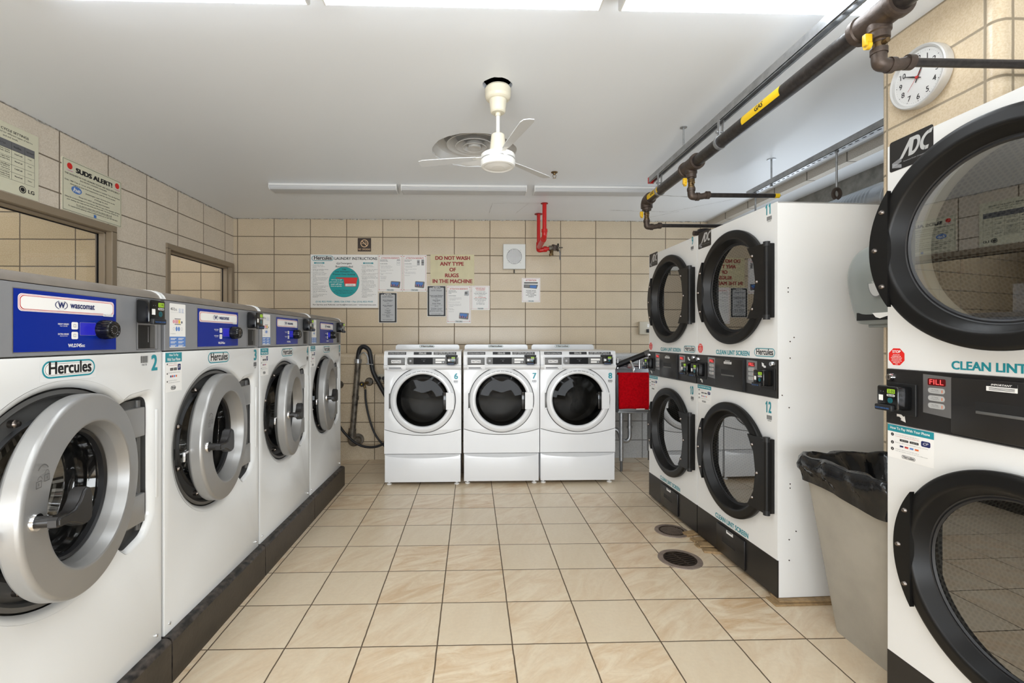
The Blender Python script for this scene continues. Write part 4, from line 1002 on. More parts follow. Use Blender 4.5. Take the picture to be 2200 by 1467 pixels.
attention('white red-framed notice for dryers, left of the yellowed no rugs sign', -.792, -.522, 1.807, 2.225, 'ATTENTION RESIDENTS', ['USAGE INSTRUCTIONS', 'FOR ADC DRYERS'], 'TO START DRYERS:', [('Load your clothes into the dryer', 'and close the door.'), ('Place your Laundry Card in the', 'reader.'), ('Select desired dry cycle by', 'pressing button on the dryer.'), ('Remove Card.',)], 'dryers')
attention('white red-framed notice for front load washers, hanging lowest below the no rugs sign', -.292, -.018, 1.450, 1.877, 'ATTENTION RESIDENTS', ['USAGE INSTRUCTIONS', 'FOR MAYTAG FRONT LOAD', 'WASHERS'], 'TO START WASHERS:', [('Load your clothes into the washer', 'and add liquid detergent into the', 'soap compartment.'), ('Place Laundry Card in reader.',), ('Select desired wash cycle, cycle', 'options and water temperature on', 'the washer.'), ('Press the', 'start button.'), ('Remove Card.',)], 'front')
# no rugs sign
mb, w_, h, y, done = sign('no_rugs_sign', 'yellowed sign in dark red capitals, do not wash rugs', -.478, .020, 1.880, 2.232, M_YEL)
for l, a, b, z in (('DO NOT WASH', .055, .450, .290), ('ANY TYPE', .108, .380, .224), ('OF', .215, .290, .158), ('RUGS', .165, .322, .092), ('IN THE MACHINE', .024, .478, .026)): mb.text(l, y, M_DRED, fit=(a, z, b, z+.044), bold=.04)
mb.text('Max Sign', y, M_RINK, fit=(.430, .006, .474, .013), shear=.3)
done()
def charges(label, x0, x1, z0, z1, lines):
    mb, w_, h, y, done = sign('price_card', label, x0, x1, z0, z1, M_WP_, None, .002); e = .0003
    mb.rect(.004, .004, w_-.004, h-.004, y, M_INK); mb.rr(.023, .018, w_-.023, h-.020, .010, y-e, mat('card_silver', srgb(178, 179, 180), .4)); logo(mb, w_*.28, h-.036, w_*.72, h-.008, y-2*e, M_INK)
    for l, z, ww, hh, sh in lines: mb.text(l, y-2*e, M_INK, fit=(w_/2-ww/2, h-z, w_/2+ww/2, h-z+hh), bold=.012, shear=sh)
    return done()
charges('narrow black-edged price card hanging below the laundry poster and first notice', -1.064, -.858, 1.453, 1.795, [('Cycle Charges', .056, .125, .014, .4), ('20 Lb Washers', .092, .115, .012, 0), ('Regular Cycle', .103, .085, .009, 0), ('$3.40', .124, .026, .007, 0), ('45 Lb Washers', .150, .115, .012, 0), ('Regular Cycle', .161, .085, .009, 0), ('$5.65', .182, .026, .007, 0), ('Heavy Soil', .203, .065, .009, 0), ('+ $0.25', .214, .045, .009, 0), ('Extra Rinse', .228, .070, .009, 0), ('+ $0.25', .239, .045, .009, 0), ('Heavy Soil And Extra', .256, .125, .009, 0), ('Rinse', .267, .034, .008, 0), ('+ $0.50', .279, .045, .009, 0), ('DO IT CLEAN DIRECT', .312, .115, .007, .2)])
charges('narrow black-edged price card under the left corner of the no rugs sign', -.515, -.303, 1.525, 1.875, [('Cycle Charges', .062, .125, .014, .4), ('Front Load Washers', .117, .155, .013, 0), ('Normal/Delicate', .131, .128, .011, 0), ('$3.25', .150, .026, .007, 0), ('Extra Rinse', .170, .085, .012, 0), ('$0.25', .184, .042, .009, 0), ('Power Wash', .208, .095, .012, 0), ('includes heavy soil and extra', .222, .14, .006, 0), ('$0.40', .238, .042, .009, 0), ('Tumbler Dryers', .264, .130, .012, 0), ('$1.50 for 30 Min.', .278, .120, .010, 0), ('$0.25 for add\'l 5 Min.', .294, .155, .010, 0), ('DO IT CLEAN DIRECT', .325, .115, .007, .2)])
mb, w_, h, y, done = sign('notice_sheet', 'small white red-framed notice headed important to know, right of the lowest notice', -.013, .197, 1.600, 1.877, M_WP_, None, .002)
mb.frame(.008, .014, w_-.008, h-.010, .0016, y, M_RINK)
for k, (l, ww, c_) in enumerate((('IMPORTANT', .110, M_RINK), ('TO KNOW!', .100, M_RINK), ('Your laundry CARD', .112, M_GINK), ('and the Mobile APP are', .145, M_INK), ('not interchangeable -', .130, M_INK), ('value is', .045, M_GINK), ('NOT TRANSFERABLE', .125, M_RINK), ('between CARD and APP,', .145, M_INK), ('nor will the balance', .120, M_GINK), ('on your card', .072, M_GINK), ('be reflected on', .092, M_GINK), ('the Mobile App', .095, M_GINK))):
    z = h-.036-k*.0185 if k < 2 else h-.074-(k-2)*.0160; mb.text(l, y, c_, fit=(w_/2-ww/2, z, w_/2+ww/2, z+(.014 if k < 2 else .0095)), bold=.008)
logo(mb, w_*.33, .008, w_*.67, .024, y-.0003); done()
mb, w_, h, y, done = sign('notice_sheet', 'small white attention notice alone on the wall below the speaker', .565, .777, 1.690, 1.968, M_WP_, None, .002)
mb.frame(.008, .012, w_-.008, h-.008, .0016, y, M_RINK); mb.text('ATTENTION', y, M_RINK, fit=(.045, h-.036, w_-.045, h-.018), bold=.012)
mb.rect(.026, h-.065, w_-.028, h-.048, y, M_DGREY); mb.flat([(.022, h-.112), (w_-.040, h-.124), (w_-.026, h-.078), (.024, h-.074)], y, M_DGREY); mb.flat([(.094, h-.112), (w_-.048, h-.116), (w_-.040, h-.086), (.094, h-.084)], y-.0003, M_SKY); mb.rect(.03, h-.095, .085, h-.090, y-.0003, M_LINK)
for k, (l, ww) in enumerate((('PLEASE LEAVE', .110), ('LAUNDRY CARD', .118), ('IN HOLDER', .082), ('UNTIL MACHINE', .120), ('STARTS', .060))): mb.text(l, y, M_INK, fit=(w_/2-ww/2, h-.150-k*.0175, w_/2+ww/2, h-.139-k*.0175), bold=.004)
logo(mb, w_*.34, .006, w_*.66, .020, y-.0003); done()
# no smoking
mb, w_, h, y, done = sign('no_smoking_sign', 'small dark brown square no smoking sign above the laundry poster', -1.300, -1.150, 2.262, 2.414, mat('sign_brown', srgb(52, 38, 28), .4), None, .004)
M_BG = mat('sign_beige', srgb(224, 190, 150), .5)
mb.ringflat(w_/2, h*.60, .036, .044, y, M_BG, 48); mb.rect(.048, h*.585, .090, h*.625, y, M_BG) if False else None
T = Matrix.Translation((w_/2, 0, h*.60)) @ Matrix.Rotation(PI/4, 4, 'Y')
mb.add([(-.038, y, -.004), (.038, y, -.004), (.038, y, .004), (-.038, y, .004)], [[0, 1, 2, 3]], M_BG, T=T)
mb.rect(.046, h*.575, .078, h*.605, y, M_BG) if False else mb.rect(.044, h*.57, .066, h*.60, y, M_BG); mb.rect(.084, h*.57, .104, h*.60, y, M_BG)
for q in (0, .008): mb.tube([(.088+q, y, h*.63), (.092+q, y, h*.68), (.080+q, y, h*.72), (.084+q, y, h*.78)], .0012, M_BG, 6, 3)
mb.text('NO  SMOKING', y, M_BG, fit=(.008, .014, w_-.008, .034), bold=.0); done()
# signs on the left wall (face +X)
def lsign(name, label, y0, y1, z0, z1):
    mb = MB(); w_ = y1-y0; h = z1-z0; mb.box(0, w_, -.003, 0, 0, h, M_CREAM)
    def done():
        o = mb.build(name, None, (XL+.0005, y0, z0)); o.rotation_euler = (0, 0, L90); props(o, label, 'sign'); return o
    return mb, w_, h, -.0034, done
mb, w_, h, y, done = lsign('suds_alert_sign', 'cream suds alert sign with two red balls over the window corner', 3.125, 3.640, 2.122, 2.470)
mb.frame(.006, .006, w_-.006, h-.006, .0022, y, M_INK)
mb.text('SUDS ALERT!', y, M_INK, fit=(.105, h-.072, .425, h-.038), bold=.06)
for a in (.058, .472): mb.disc(a, h-.044, .021, y, M_STOP, 32); mb.rect(a-.028, h-.080, a+.028, h-.068, y, M_WP_); mb.text('Coinmach', y-.0003, M_RINK, fit=(a-.026, h-.078, a+.026, h-.070), bold=.01)
for l, a, b, z, c_ in (('THE WASHERS IN THIS LAUNDRY ROOM ARE HIGH EFFICIENCY', .018, .497, .246, M_INK), ('(he) FRONT LOADING WASHERS', .140, .372, .226, M_INK), ('Only 1/8th Cup or 1.5 oz. of (he) detergent is needed. You can find (he)', .018, .497, .202, M_INK), ('detergent at your local supermarket, look for the he symbol.', .062, .455, .182, M_INK), ('(he)detergent costs 1/3rd the price to use.', .185, .450, .152, M_INK), ('$ Savings for you!', .262, .380, .134, M_INK), ('Please DO NOT use Standard Detergent.', .130, .400, .112, M_INK), ('Using the wrong detergent or more than an 1/8th of a cup of (he) detergent will leave', .020, .497, .092, M_INK), ('your clothing very soapy and wet at the end of the wash. The dryers will fail to dry', .035, .485, .075, M_INK), ('Do not open the washer door until the indicator light is off.', .110, .420, .055, M_INK), ('To request service please go online to www.coinmach.com or call 1-877-264-6622', .045, .475, .034, M_INK)):
    mb.text(l, y, c_, fit=(a, z, b, z+.011), bold=.008)
mb.rect(.110, .051, .420, .053, y, M_INK); mb.disc(.112, .158, .042, y, M_LBLUE, 40, .025); mb.text('he', y-.0004, M_WP_, fit=(.084, .144, .142, .172), bold=.02, shear=.2); mb.rect(.255, .010, .278, .031, y, M_SKY)
done()
mb, w_, h, y, done = lsign('washer_cycle_sign', 'cream washer cycle settings table sign, cut off by the left edge', 2.420, 2.960, 2.122, 2.520)
mb.text('WASHER CYCLE SETTINGS', y, M_INK, fit=(.215, h-.046, .475, h-.032), bold=.01); mb.text('select cycles designed for different types of fabrics', y, M_INK, fit=(.180, h-.066, .500, h-.054)); mb.text('and soil levels.', y, M_INK, fit=(.32, h-.082, .41, h-.072))
mb.rect(.03, h-.145, .512, h-.098, y, M_GINK)
for x in (.03, .150, .275, .370, .450, .512): mb.rect(x-.0007, .080, x+.0007, h-.098, y-.0002, M_INK)
for k in range(5): zz = .080+k*(h-.145-.080)/4; mb.rect(.03, zz-.0006, .512, zz+.0006, y-.0002, M_INK)
for x, tt in ((.16, 'CYCLE'), (.285, 'Fabric Type'), (.378, 'Wash/Rinse'), (.457, 'Spin Speed')): mb.text(tt, y-.0004, M_INK, fit=(x+.004, h-.128, x+.05, h-.116))
cells = (('PERM PRESS', ('Easy Dress/Slacks,', 'Wrinkle Free', 'Clothing'), 'Warm/Cold', 'Medium'), ('DELICATES', ('Dress Shirts/Blouses', 'Nylons, Sheer or', 'Lacy Garments'), 'Cold/Cold', 'Low'), ('COLORS', ('Blues, Lights, Work', 'Clothes, Jeans, Shirts'), 'Warm/Cold', 'High'), ('WHITES', ('Cottons, Linens,', 'Towels, Shirts'), 'Hot/Cold', 'High'))
for k, (a, b, c_, d_) in enumerate(cells):
    zz = .080+(k+.5)*(h-.145-.080)/4; mb.text(a, y, M_INK, fit=(.165, zz, .262, zz+.009), bold=.015)
    for j, l in enumerate(b): mb.text(l, y, M_INK, fit=(.285, zz+.009-j*.012, .360, zz+.017-j*.012), bold=.01)
    mb.text(c_, y, M_INK, fit=(.388, zz, .435, zz+.009), bold=.01); mb.text(d_, y, M_INK, fit=(.470, zz, .495, zz+.008))
mb.disc(.437, .042, .022, y, M_INK, 32); mb.ringflat(.437, .042, .013, .016, y-.0003, M_CREAM, 32); mb.text('LG', y, M_INK, fit=(.472, .030, .512, .052), bold=.03)
done()

# ================================================================== GAS PIPING AND CHANNELS
GX, GZ = 1.342, 2.335
t = thing('gas_pipe', 'long black iron gas main with yellow GAS labels hung below the metal channel', 'pipe', (GX, 0, GZ))
mb = MB(); mb.cyl((0, .2, 0), (0, 3.50, 0), .0335, M_IRON, 32); mb.build('main_pipe', t)
def tee(y, big, parent):
    mb = MB()
    mb.lathe([(.034, -.085), (.046, -.085), (.048, -.080), (.048, -.062), (.043, -.058), (.043, .058), (.048, .062), (.048, .080), (.046, .085), (.034, .085)], M_FIT, (0, y, 0), seg=28)
    mb.lathe([(.034, 0), (.034, -.050), (.030, -.054), (.030, -.075), (.018, -.078)], M_FIT, (0, y, 0), 'z', 24)
    mb.build('tee_fitting', parent)
def branch(y, zdrop, x1, parent, elbow=False):
    """drop with valve, elbow and run towards the dryers (+X)"""
    mb = MB(); mb.cyl((0, y, -.05), (0, y, zdrop+.045), .0145, M_IRON, 20)
    for z0, z1 in ((-.085, -.070), (zdrop+.055, zdrop+.040)): mb.cyl((0, y, z0), (0, y, z1), .020, M_FIT, 20)
    mb.build('drop_pipe', parent)
    v = MB(); zm = zdrop*.60
    v.lathe([(.0, -.032), (.018, -.032), (.021, -.026), (.021, -.016), (.018, -.012), (.018, .012), (.021, .016), (.021, .026), (.018, .032), (0, .032)], M_BRASS, (0, y, zm), 'z', 12)
    v.cyl((0, y-.018, zm), (0, y-.034, zm), .008, M_BRASS, 12)
    vv = v.build('gas_valve', parent)
    hd = MB(); hd.cyl((0, y-.032, zm), (0, y-.044, zm), .013, M_YVAL, 16); hd.box(-.008, .008, y-.052, y-.028, zm-.002, zm+.036, M_YVAL, b=.003); hd.cyl((0, y-.044, zm), (0, y-.046, zm), .006, M_CHROME, 10)
    hd.T = Matrix.Identity(4)
    # the lever sits on the -X side of the valve
    o = hd.build('valve_lever', vv); o.rotation_euler = (0, 0, -PI/2); o.location = Vector((0, y, 0))-Matrix.Rotation(-PI/2, 3, 'Z') @ Vector((0, y, 0))
    e_ = MB(); e_.tube([(0, y, zdrop+.052), (0, y, zdrop+.02), (.004, y, zdrop+.004), (.020, y, zdrop), (.034, y, zdrop)], .0215, M_FIT, 16, 4)
    for p, q in (((0, y, zdrop+.035), (0, y, zdrop+.052)), ((.030, y, zdrop), (.048, y, zdrop))): e_.cyl(p, q, .0245, M_FIT, 20)
    e_.tube([(.045, y, zdrop), (.075, y, zdrop+.004), (.095, y, zdrop+.010)], .019, M_FIT, 16, 4); e_.cyl((.090, y, zdrop+.010), (.112, y, zdrop+.010), .0235, M_FIT, 20)
    e_.build('elbow_fitting', parent)
    r = MB(); r.cyl((.105, y, zdrop+.010), (x1, y, zdrop+.010), .0135, M_IRON, 20); r.cyl((x1-.03, y, zdrop+.010), (x1-.002, y, zdrop+.010), .0142, M_YTAPE, 20); r.build('branch_pipe', parent)
tee(2.82, True, t); branch(2.82, -.190, .55, t)
tee(1.50, True, t); branch(1.50, -.157, 1.2, t)
mb = MB(); mb.tube([(0, 3.47, 0), (0, 3.52, -.003), (0, 3.548, -.022), (0, 3.55, -.055)], .044, M_FIT, 20, 5); mb.cyl((0, 3.55, -.045), (0, 3.55, -.075), .034, M_FIT, 20); mb.build('elbow_fitting', t)
branch(3.55, -.200, .95, t)
# wrapped yellow labels
for y0, y1 in ((1.955, 2.235), (3.27, 3.46)):
    mb = MB(); vs = []; n = 9; a0, a1 = math.radians(140), math.radians(214)
    for y in (y0, y1):
        for k in range(n): a = a0+(a1-a0)*k/(n-1); vs.append((.0342*math.cos(a), y, .0342*math.sin(a)))
    mb.add(vs, [[k, k+1, k+1+n, k+n] for k in range(n-1)], M_YTAPE, True)
    tv, tf, bb = text_mesh('GAS', .02, 0); yc = (y0+y1)/2; hh = .024; sc = hh/(bb[3]-bb[1])
    bmt = bmesh.new(); bv = [bmt.verts.new((a, b, c_)) for a, b, c_ in tv]
    for f in tf: bmt.faces.new([bv[i] for i in f])
    for q in range(1, 8):
        yy = bb[1]+(bb[3]-bb[1])*q/8; bmesh.ops.bisect_plane(bmt, geom=bmt.verts[:]+bmt.edges[:]+bmt.faces[:], plane_co=(0, yy, 0), plane_no=(0, 1, 0))
    bmt.verts.index_update(); tv = [v.co[:] for v in bmt.verts]; tf = [[v.index for v in f.verts] for f in bmt.faces]; bmt.free()
    pv = []
    for a, b, c_ in tv:
        s_ = (b-(bb[1]+bb[3])/2)*sc; an = math.radians(177)-s_/.0347; pv.append(((.0347+c_*3)*math.cos(an), yc+(bb[0]+bb[2])/2*sc-a*sc, (.0347+c_*3)*math.sin(an)))
    mb.add(pv, [f[::-1] for f in tf], M_INK)
    mb.build('gas_label', t)
# strut channel above the main: three sided with slots in its web
def channel(x, z, y0, y1, wd, ht, name, label, slots_down):
    t = thing(name, label, 'metal channel', (x, 0, z)); mb = MB(); n = int((y1-y0)/.05)
    holes = []
    for k in range(n):
        yc = y0+(k+.5)*(y1-y0)/n; holes.append([(yc+a, b) for a, b in rrect(-.014, -.0065, .014, .0065, .006, 3)])
    tmp = MB(); plate(tmp, [(y0, -wd/2), (y1, -wd/2), (y1, wd/2), (y0, wd/2)], holes, 0, .0025, M_GALV)
    # web on the given side
    zz = 0 if slots_down else ht
    mb.add([(b, a, zz+c) for a, c, b in tmp.v], tmp.f, M_GALV)
    for s_ in (-1, 1):
        x0 = s_*wd/2; mb.box(min(x0, x0-s_*.0025), max(x0, x0-s_*.0025), y0, y1, 0, ht, M_GALV)
        if not slots_down: mb.box(min(x0, x0-s_*.009), max(x0, x0-s_*.009), y0, y1, 0, .0025, M_GALV)
    mb.build('slotted_channel', t); return t
c1 = channel(GX+.012, 2.452, .1, 3.50, .041, .041, 'strut_channel', 'grey metal strut channel running above the black gas main', False)
mb = MB(); mb.box(-.0225, .0225, 3.488, 3.503, -.002, .043, M_REDP, b=.002); mb.build('red_end_cap', c1)
for y in (2.95, .9):
    mb = MB(); mb.cyl((0, y, .042), (0, y, H_CEIL-2.452), .005, M_GALV, 12); mb.cyl((0, y, H_CEIL-2.452-.004), (0, y, H_CEIL-2.452), .022, M_GALV, 20); mb.build('threaded_rod', c1)
c2 = channel(2.262, 2.436, 2.15, 3.75, .041, .041, 'strut_channel', 'perforated pale channel hanging above the second stacked dryer', True)
for y in (3.46,):
    mb = MB(); mb.cyl((0, y, -.01), (0, y, H_CEIL-2.436), .006, M_GALV, 12); mb.cyl((0, y, H_CEIL-2.436-.005), (0, y, H_CEIL-2.436), .030, M_GALV, 20); mb.cyl((0, y, -.014), (0, y, -.002), .010, M_GALV, 6); mb.build('threaded_rod', c2)
for y, l in ((2.83, .235), (3.66, .30)):
    mb = MB(); mb.cyl((0, y, -l), (0, y, .0), .006, M_GALV, 12); mb.cyl((0, y, -.010), (0, y, -.001), .011, M_GALV, 6); mb.build('threaded_rod', c2)
mb = MB(); pts = [(.022*math.cos(a), 2.83, -.262+.030*math.sin(a)) for a in [math.radians(d_) for d_ in range(-70, 251, 20)]]; mb.tube(pts, .011, M_FIT, 8, 2); mb.build('pipe_hanger', c2)
# clamps holding the main
for y in (2.48, 3.30):
    t2 = thing('pipe_clamp', ('galvanised clamp around the gas main beyond the upper GAS label' if y < 3 else 'galvanised clamp around the gas main by its far end'), 'pipe clamp', (GX, y, GZ), 0)
    mb = MB(); pr = [(.0345, -.011), (.038, -.011), (.038, .011), (.0345, .011)]
    mb.lathe(pr, M_GALV, (0, 0, 0), seg=40)
    mb.build('clamp_band', t2)
    mb = MB()
    for a in (-.012, .012): mb.box(a-.0018, a+.0018, -.011, .011, .034, .117, M_GALV)
    mb.cyl((-.024, 0, .055), (.024, 0, .055), .004, M_GALV, 10); mb.cyl((-.026, 0, .055), (-.019, 0, .055), .008, M_GALV, 6); mb.build('clamp_bolt', t2)
# silver duct behind the dryers
t = thing('exhaust_duct', 'silver exhaust duct behind the second stacked dryer', 'duct', (2.60, 0, 2.115))
mb = MB(); pr = []
y = 2.12
while y < 3.35: pr += [(.142, y), (.146, y+.012), (.142, y+.024)]; y += .03 if y > 2.8 else .12
mb.lathe(pr, M_DUCT, (0, 0, 0), seg=48); mb.build('duct_pipe', t)
mb = MB(); mb.lathe([(.147, 2.50), (.150, 2.51), (.150, 2.62), (.147, 2.63)], M_GALV, (0, 0, 0), seg=48); mb.build('duct_tape', t)
# small black pipe joint behind dryer 9
mb = MB(); mb.cyl((0, 0, 0), (0, 0, .12), .03, M_IRON, 16); mb.lathe([(0, .12), (.045, .12), (.05, .15), (.045, .18), (0, .18)], M_IRON, (0, 0, 0), 'z', 16); mb.tube([(.0, 0, .14), (.08, 0, .15), (.10, 0, .10)], .022, M_IRON, 10, 4)
mb.cyl((-.08, 0, .15), (.0, 0, .15), .02, M_FIT, 10)
props(mb.build('pipe_joint', None, (1.84, 3.66, 1.963)), 'small black pipe joint on top of the farther stacked dryer', 'pipe fitting')

# red sprinkler pipes with old valve
t = thing('sprinkler_pipe', 'two red pipes dropping from the ceiling to an old valve, right of the speaker', 'pipe', (.75, 4.65, 0))
mb = MB(); mb.cyl((-.028, 0, 2.33), (-.028, 0, H_CEIL), .021, M_REDP, 24); mb.cyl((-.028, 0, H_CEIL-.004), (-.028, 0, H_CEIL), .036, M_DRED, 24)
mb.cyl((-.030, .40, 2.285), (-.030, .40, H_CEIL), .019, M_REDP, 24); mb.cyl((-.03, .40, H_CEIL-.004), (-.03, .40, H_CEIL), .045, M_DRED, 24)
mb.build('red_pipe', t)
mb = MB(); mb.tube([(-.028, 0, 2.36), (-.028, .0, 2.315), (-.028, .03, 2.29), (-.030, .10, 2.275), (-.030, .34, 2.26)], .026, M_REDP, 20, 4)
mb.cyl((-.028, 0, 2.34), (-.028, 0, 2.37), .031, M_REDP, 20); mb.cyl((-.029, .05, 2.284), (-.029, .075, 2.280), .031, M_REDP, 20)
mb.tube([(-.03, .40, 2.32), (-.03, .40, 2.25), (-.02, .39, 2.235), (.03, .38, 2.240)], .026, M_REDP, 20, 4)
mb.cyl((.02, .38, 2.242), (.055, .38, 2.245), .032, M_REDP, 20); mb.cyl((.05, .38, 2.245), (.085, .38, 2.25), .02, M_REDP, 16); mb.build('red_elbow', t)
mb = MB(); mb.cyl((.08, .38, 2.252), (.125, .38, 2.254), .030, M_PIPEOLD, 12); mb.cyl((.13, .38, 2.235), (.145, .38, 2.285), .034, M_FIT, 10); mb.cyl((.11, .38, 2.25), (.105, .37, 2.19), .020, M_BRASS, 10); mb.cyl((.10, .37, 2.195), (.108, .37, 2.170), .024, M_BRASS, 8)
mb.cyl((.145, .38, 2.255), (.23, .38, 2.262), .007, M_PIPEOLD, 8)
mb.lathe([(.036, -.006), (.044, -.006), (.044, .006), (.036, .006)], M_PIPEOLD, (.178, .38, 2.262), 'x', 20); mb.cyl((.178, .38, 2.22), (.178, .38, 2.304), .005, M_PIPEOLD, 8); mb.cyl((.178, .34, 2.262), (.178, .42, 2.262), .005, M_PIPEOLD, 8)
mb.tube([(.190, .37, 2.235), (.200, .37, 2.19), (.196, .37, 2.15), (.202, .37, 2.125)], .006, M_GINK, 6, 4); mb.build('old_valve', t)
# sprinkler head
t = thing('fire_sprinkler', 'small brass sprinkler head on the ceiling right of the fan', 'sprinkler', (.668, 3.778, H_CEIL))
mb = MB(); mb.lathe([(.0, 0), (.028, 0), (.024, -.006), (.012, -.008), (.008, -.022), (0, -.022)], M_BRASS, (0, 0, 0), 'z', 20)
for s_ in (-1, 1): mb.tube([(s_*.008, 0, -.018), (s_*.013, 0, -.032), (s_*.003, 0, -.045)], .002, M_BRASS, 6, 3)
mb.lathe([(0, -.045), (.014, -.046), (.014, -.049), (0, -.048)], M_CHROME, (0, 0, 0), 'z', 16); mb.build('head', t)

# ================================================================== FAN AND DIFFUSER
M_BLADE = mat('fan_blade_grey', srgb(206, 207, 207), .4)
t = thing('ceiling_fan', 'small off-white ceiling fan hanging on a short rod', 'fan', (FC[0], FC[1], 0))
mb = MB(); mb.lathe([(.0, 2.622), (.064, 2.622), (.070, 2.612), (.069, 2.575), (.064, 2.562), (.056, 2.555), (.047, 2.553), (.040, 2.492), (.034, 2.486), (.014, 2.485), (.014, 2.470), (0, 2.470)], M_FANC, (0, 0, 0), 'z', 48); mb.build('canopy', t)
mb = MB(); mb.cyl((0, 0, 2.36), (0, 0, 2.48), .010, M_FANW, 20); mb.build('rod', t)
mb = MB(); mb.lathe([(.0, 2.372), (.030, 2.372), (.036, 2.366), (.046, 2.272), (.046, 2.262), (0, 2.262)], M_FANC, (0, 0, 0), 'z', 40); mb.build('motor_sleeve', t)
mb = MB(); mb.lathe([(.0, 2.266), (.080, 2.266), (.090, 2.260), (.0915, 2.252), (.0915, 2.238), (.089, 2.236), (.089, 2.231), (.0925, 2.229), (.0925, 2.205), (.089, 2.197), (.080, 2.194), (.070, 2.197), (.035, 2.190), (0, 2.189)], M_FANW, (0, 0, 0), 'z', 64)
mb.lathe([(.0895, 2.2365), (.0918, 2.2355), (.0918, 2.2325), (.0895, 2.231)], M_CHROME, (0, 0, 0), 'z', 64); mb.build('motor_housing', t)
for k in range(3):
    a = math.radians(45+120*k); T = rot_z(a) @ Matrix.Translation((0, 0, 2.252)) @ Matrix.Rotation(math.radians(9), 4, 'X')
    mb = MB(); mb.T = T
    mb.box(.07, .14, -.012, .012, -.002, .002, M_FANW)
    pts = [(.12, -.016), (.20, -.024), (.42, -.034), (.445, -.026), (.45, 0), (.445, .026), (.42, .034), (.20, .024), (.12, .016)]
    mb.add([(x, y, z) for z in (-.002, .002) for x, y in pts], [list(range(9))[::-1], list(range(9, 18))]+[[i, (i+1) % 9, (i+1) % 9+9, i+9] for i in range(9)], M_BLADE)
    mb.build('fan_blade', t)
t = thing('air_diffuser', 'round metal air diffuser recessed in a rough ceiling cut-out behind the fan', 'air vent', (VC[0], VC[1], H_CEIL))
mb = MB(); mb.lathe([(.312, .0), (.300, .012), (.275, .060), (.225, .100), (.200, .150), (0, .15)], M_VENT, (0, 0, 0), 'z', 72); mb.build('vent_housing', t)
for r0, r1, z0, z1 in ((.200, .135, .042, .100), (.135, .080, .034, .085), (.085, .052, .024, .065), (.048, .0, .020, .028)):
    mb = MB(); mb.lathe([(r0, z0), (r0+.004, z0+.003), (r1+.004, z1), (r1, z1), (r0-.006, z0+.004), (r0, z0)] if r1 > 0 else [(r0, z0), (r0, z0+.03), (0, z0+.035), (0, z0+.008), (r0, z0)], M_VENT, (0, 0, 0), 'z', 64); mb.build('vent_ring', t)

# ================================================================== WALL DEVICES
t = thing('wall_speaker', 'white square wall speaker with round perforated grille', 'speaker', (.348, YB, 2.062))
mb = MB(); mb.box(0, .250, -.070, 0, 0, .280, mat('speaker_white', srgb(226, 227, 222), .4), b=.002, seg=1); mb.cyl((.125, -.05, -.006), (.125, -.05, -.045), .006, M_BLKM, 10); mb.build('speaker_box', t)
mb = MB(); mb.disc(.125, .140, .083, -.0704, M_SILV, 48); mb.ringflat(.125, .140, .082, .086, -.0706, M_GINK, 48)
for j in range(-9, 10):
    for i in range(-6, 7):
        x, z = i*.0145+(.00725 if j % 2 else 0), j*.0085
        if x*x+z*z < .079**2: mb.disc(.125+x, .140+z, .0034, -.0707, M_GINK, 8)
for sx in (-1, 1):
    for sz in (-1, 1): mb.disc(.125+sx*.070, .140+sz*.072, .003, -.0705, M_GINK, 8)
mb.build('speaker_grille', t)
t = thing('outlet_box', 'beige outlet box on the back wall left of the dryers', 'outlet', (1.912, YB, 1.322))
mb = MB(); mb.box(0, .125, -.05, 0, 0, .145, M_PLUGB, b=.004); mb.box(.075, .115, -.062, -.05, .02, .06, M_BLKM, b=.003); mb.rect(.088, .08, .108, .118, -.0505, M_WP_); mb.build('box', t)
# clock on the pillar, facing -X
t = thing('wall_clock', 'round white wall clock on the tiled pillar behind the gas pipe', 'clock', (1.89, 1.893, 2.366), -L90)
CR = .125
mb = MB(); mb.lathe([(.0, 0), (.118, 0), (.123, -.004), (CR, -.030), (.123, -.038), (.119, -.041), (.112, -.038), (.108, -.028)], mat('clock_rim', srgb(206, 204, 200), .3, .3), seg=96); mb.build('clock_case', t)
mb = MB(); mb.disc(0, 0, .109, -.0285, M_WP_, 72)
for k in range(60):
    a = PI/2-2*PI*k/60; r0, r1, w2 = (.096, .100, .0014) if k % 5 == 0 else (.098, .100, .0005)
    c_, s_ = math.cos(a), math.sin(a); mb.flat([(r0*c_-w2*s_, r0*s_+w2*c_), (r0*c_+w2*s_, r0*s_-w2*c_), (r1*c_+w2*s_, r1*s_-w2*c_), (r1*c_-w2*s_, r1*s_+w2*c_)], -.0290, M_INK)
for k in range(1, 13):
    a = PI/2-2*PI*k/12; mb.text(str(k), -.0290, M_INK, at=(.079*math.cos(a), .079*math.sin(a)-.0115), size=.023, bold=.002)
mb.build('clock_face', t)
def hand(ang, L, w_, y, m, name, back=.02):
    mb = MB(); a = PI/2-math.radians(ang); c_, s_ = math.cos(a), math.sin(a)
    P_ = lambda r, q: (r*c_-q*s_, r*s_+q*c_)
    mb.prism([P_(-back, -w_*.5), P_(L*.3, -w_), P_(L, -w_*.3), P_(L, w_*.3), P_(L*.3, w_), P_(-back, w_*.5)], y-.001, y, m); mb.build(name, t)
hand(27, .062, .0030, -.032, M_INK, 'hour_hand'); hand(299, .068, .0028, -.034, M_INK, 'minute_hand'); hand(222, .058, .0008, -.036, M_RINK, 'second_hand', .03)
mb = MB(); mb.lathe([(0, -.040), (.005, -.039), (.0055, -.031)], M_RINK, seg=16); mb.build('hand_hub', t)
mb = MB(); mb.lathe([(0, -.0385), (.112, -.0385)], M_GLC, seg=64, smooth=False); mb.build('clock_glass', t)
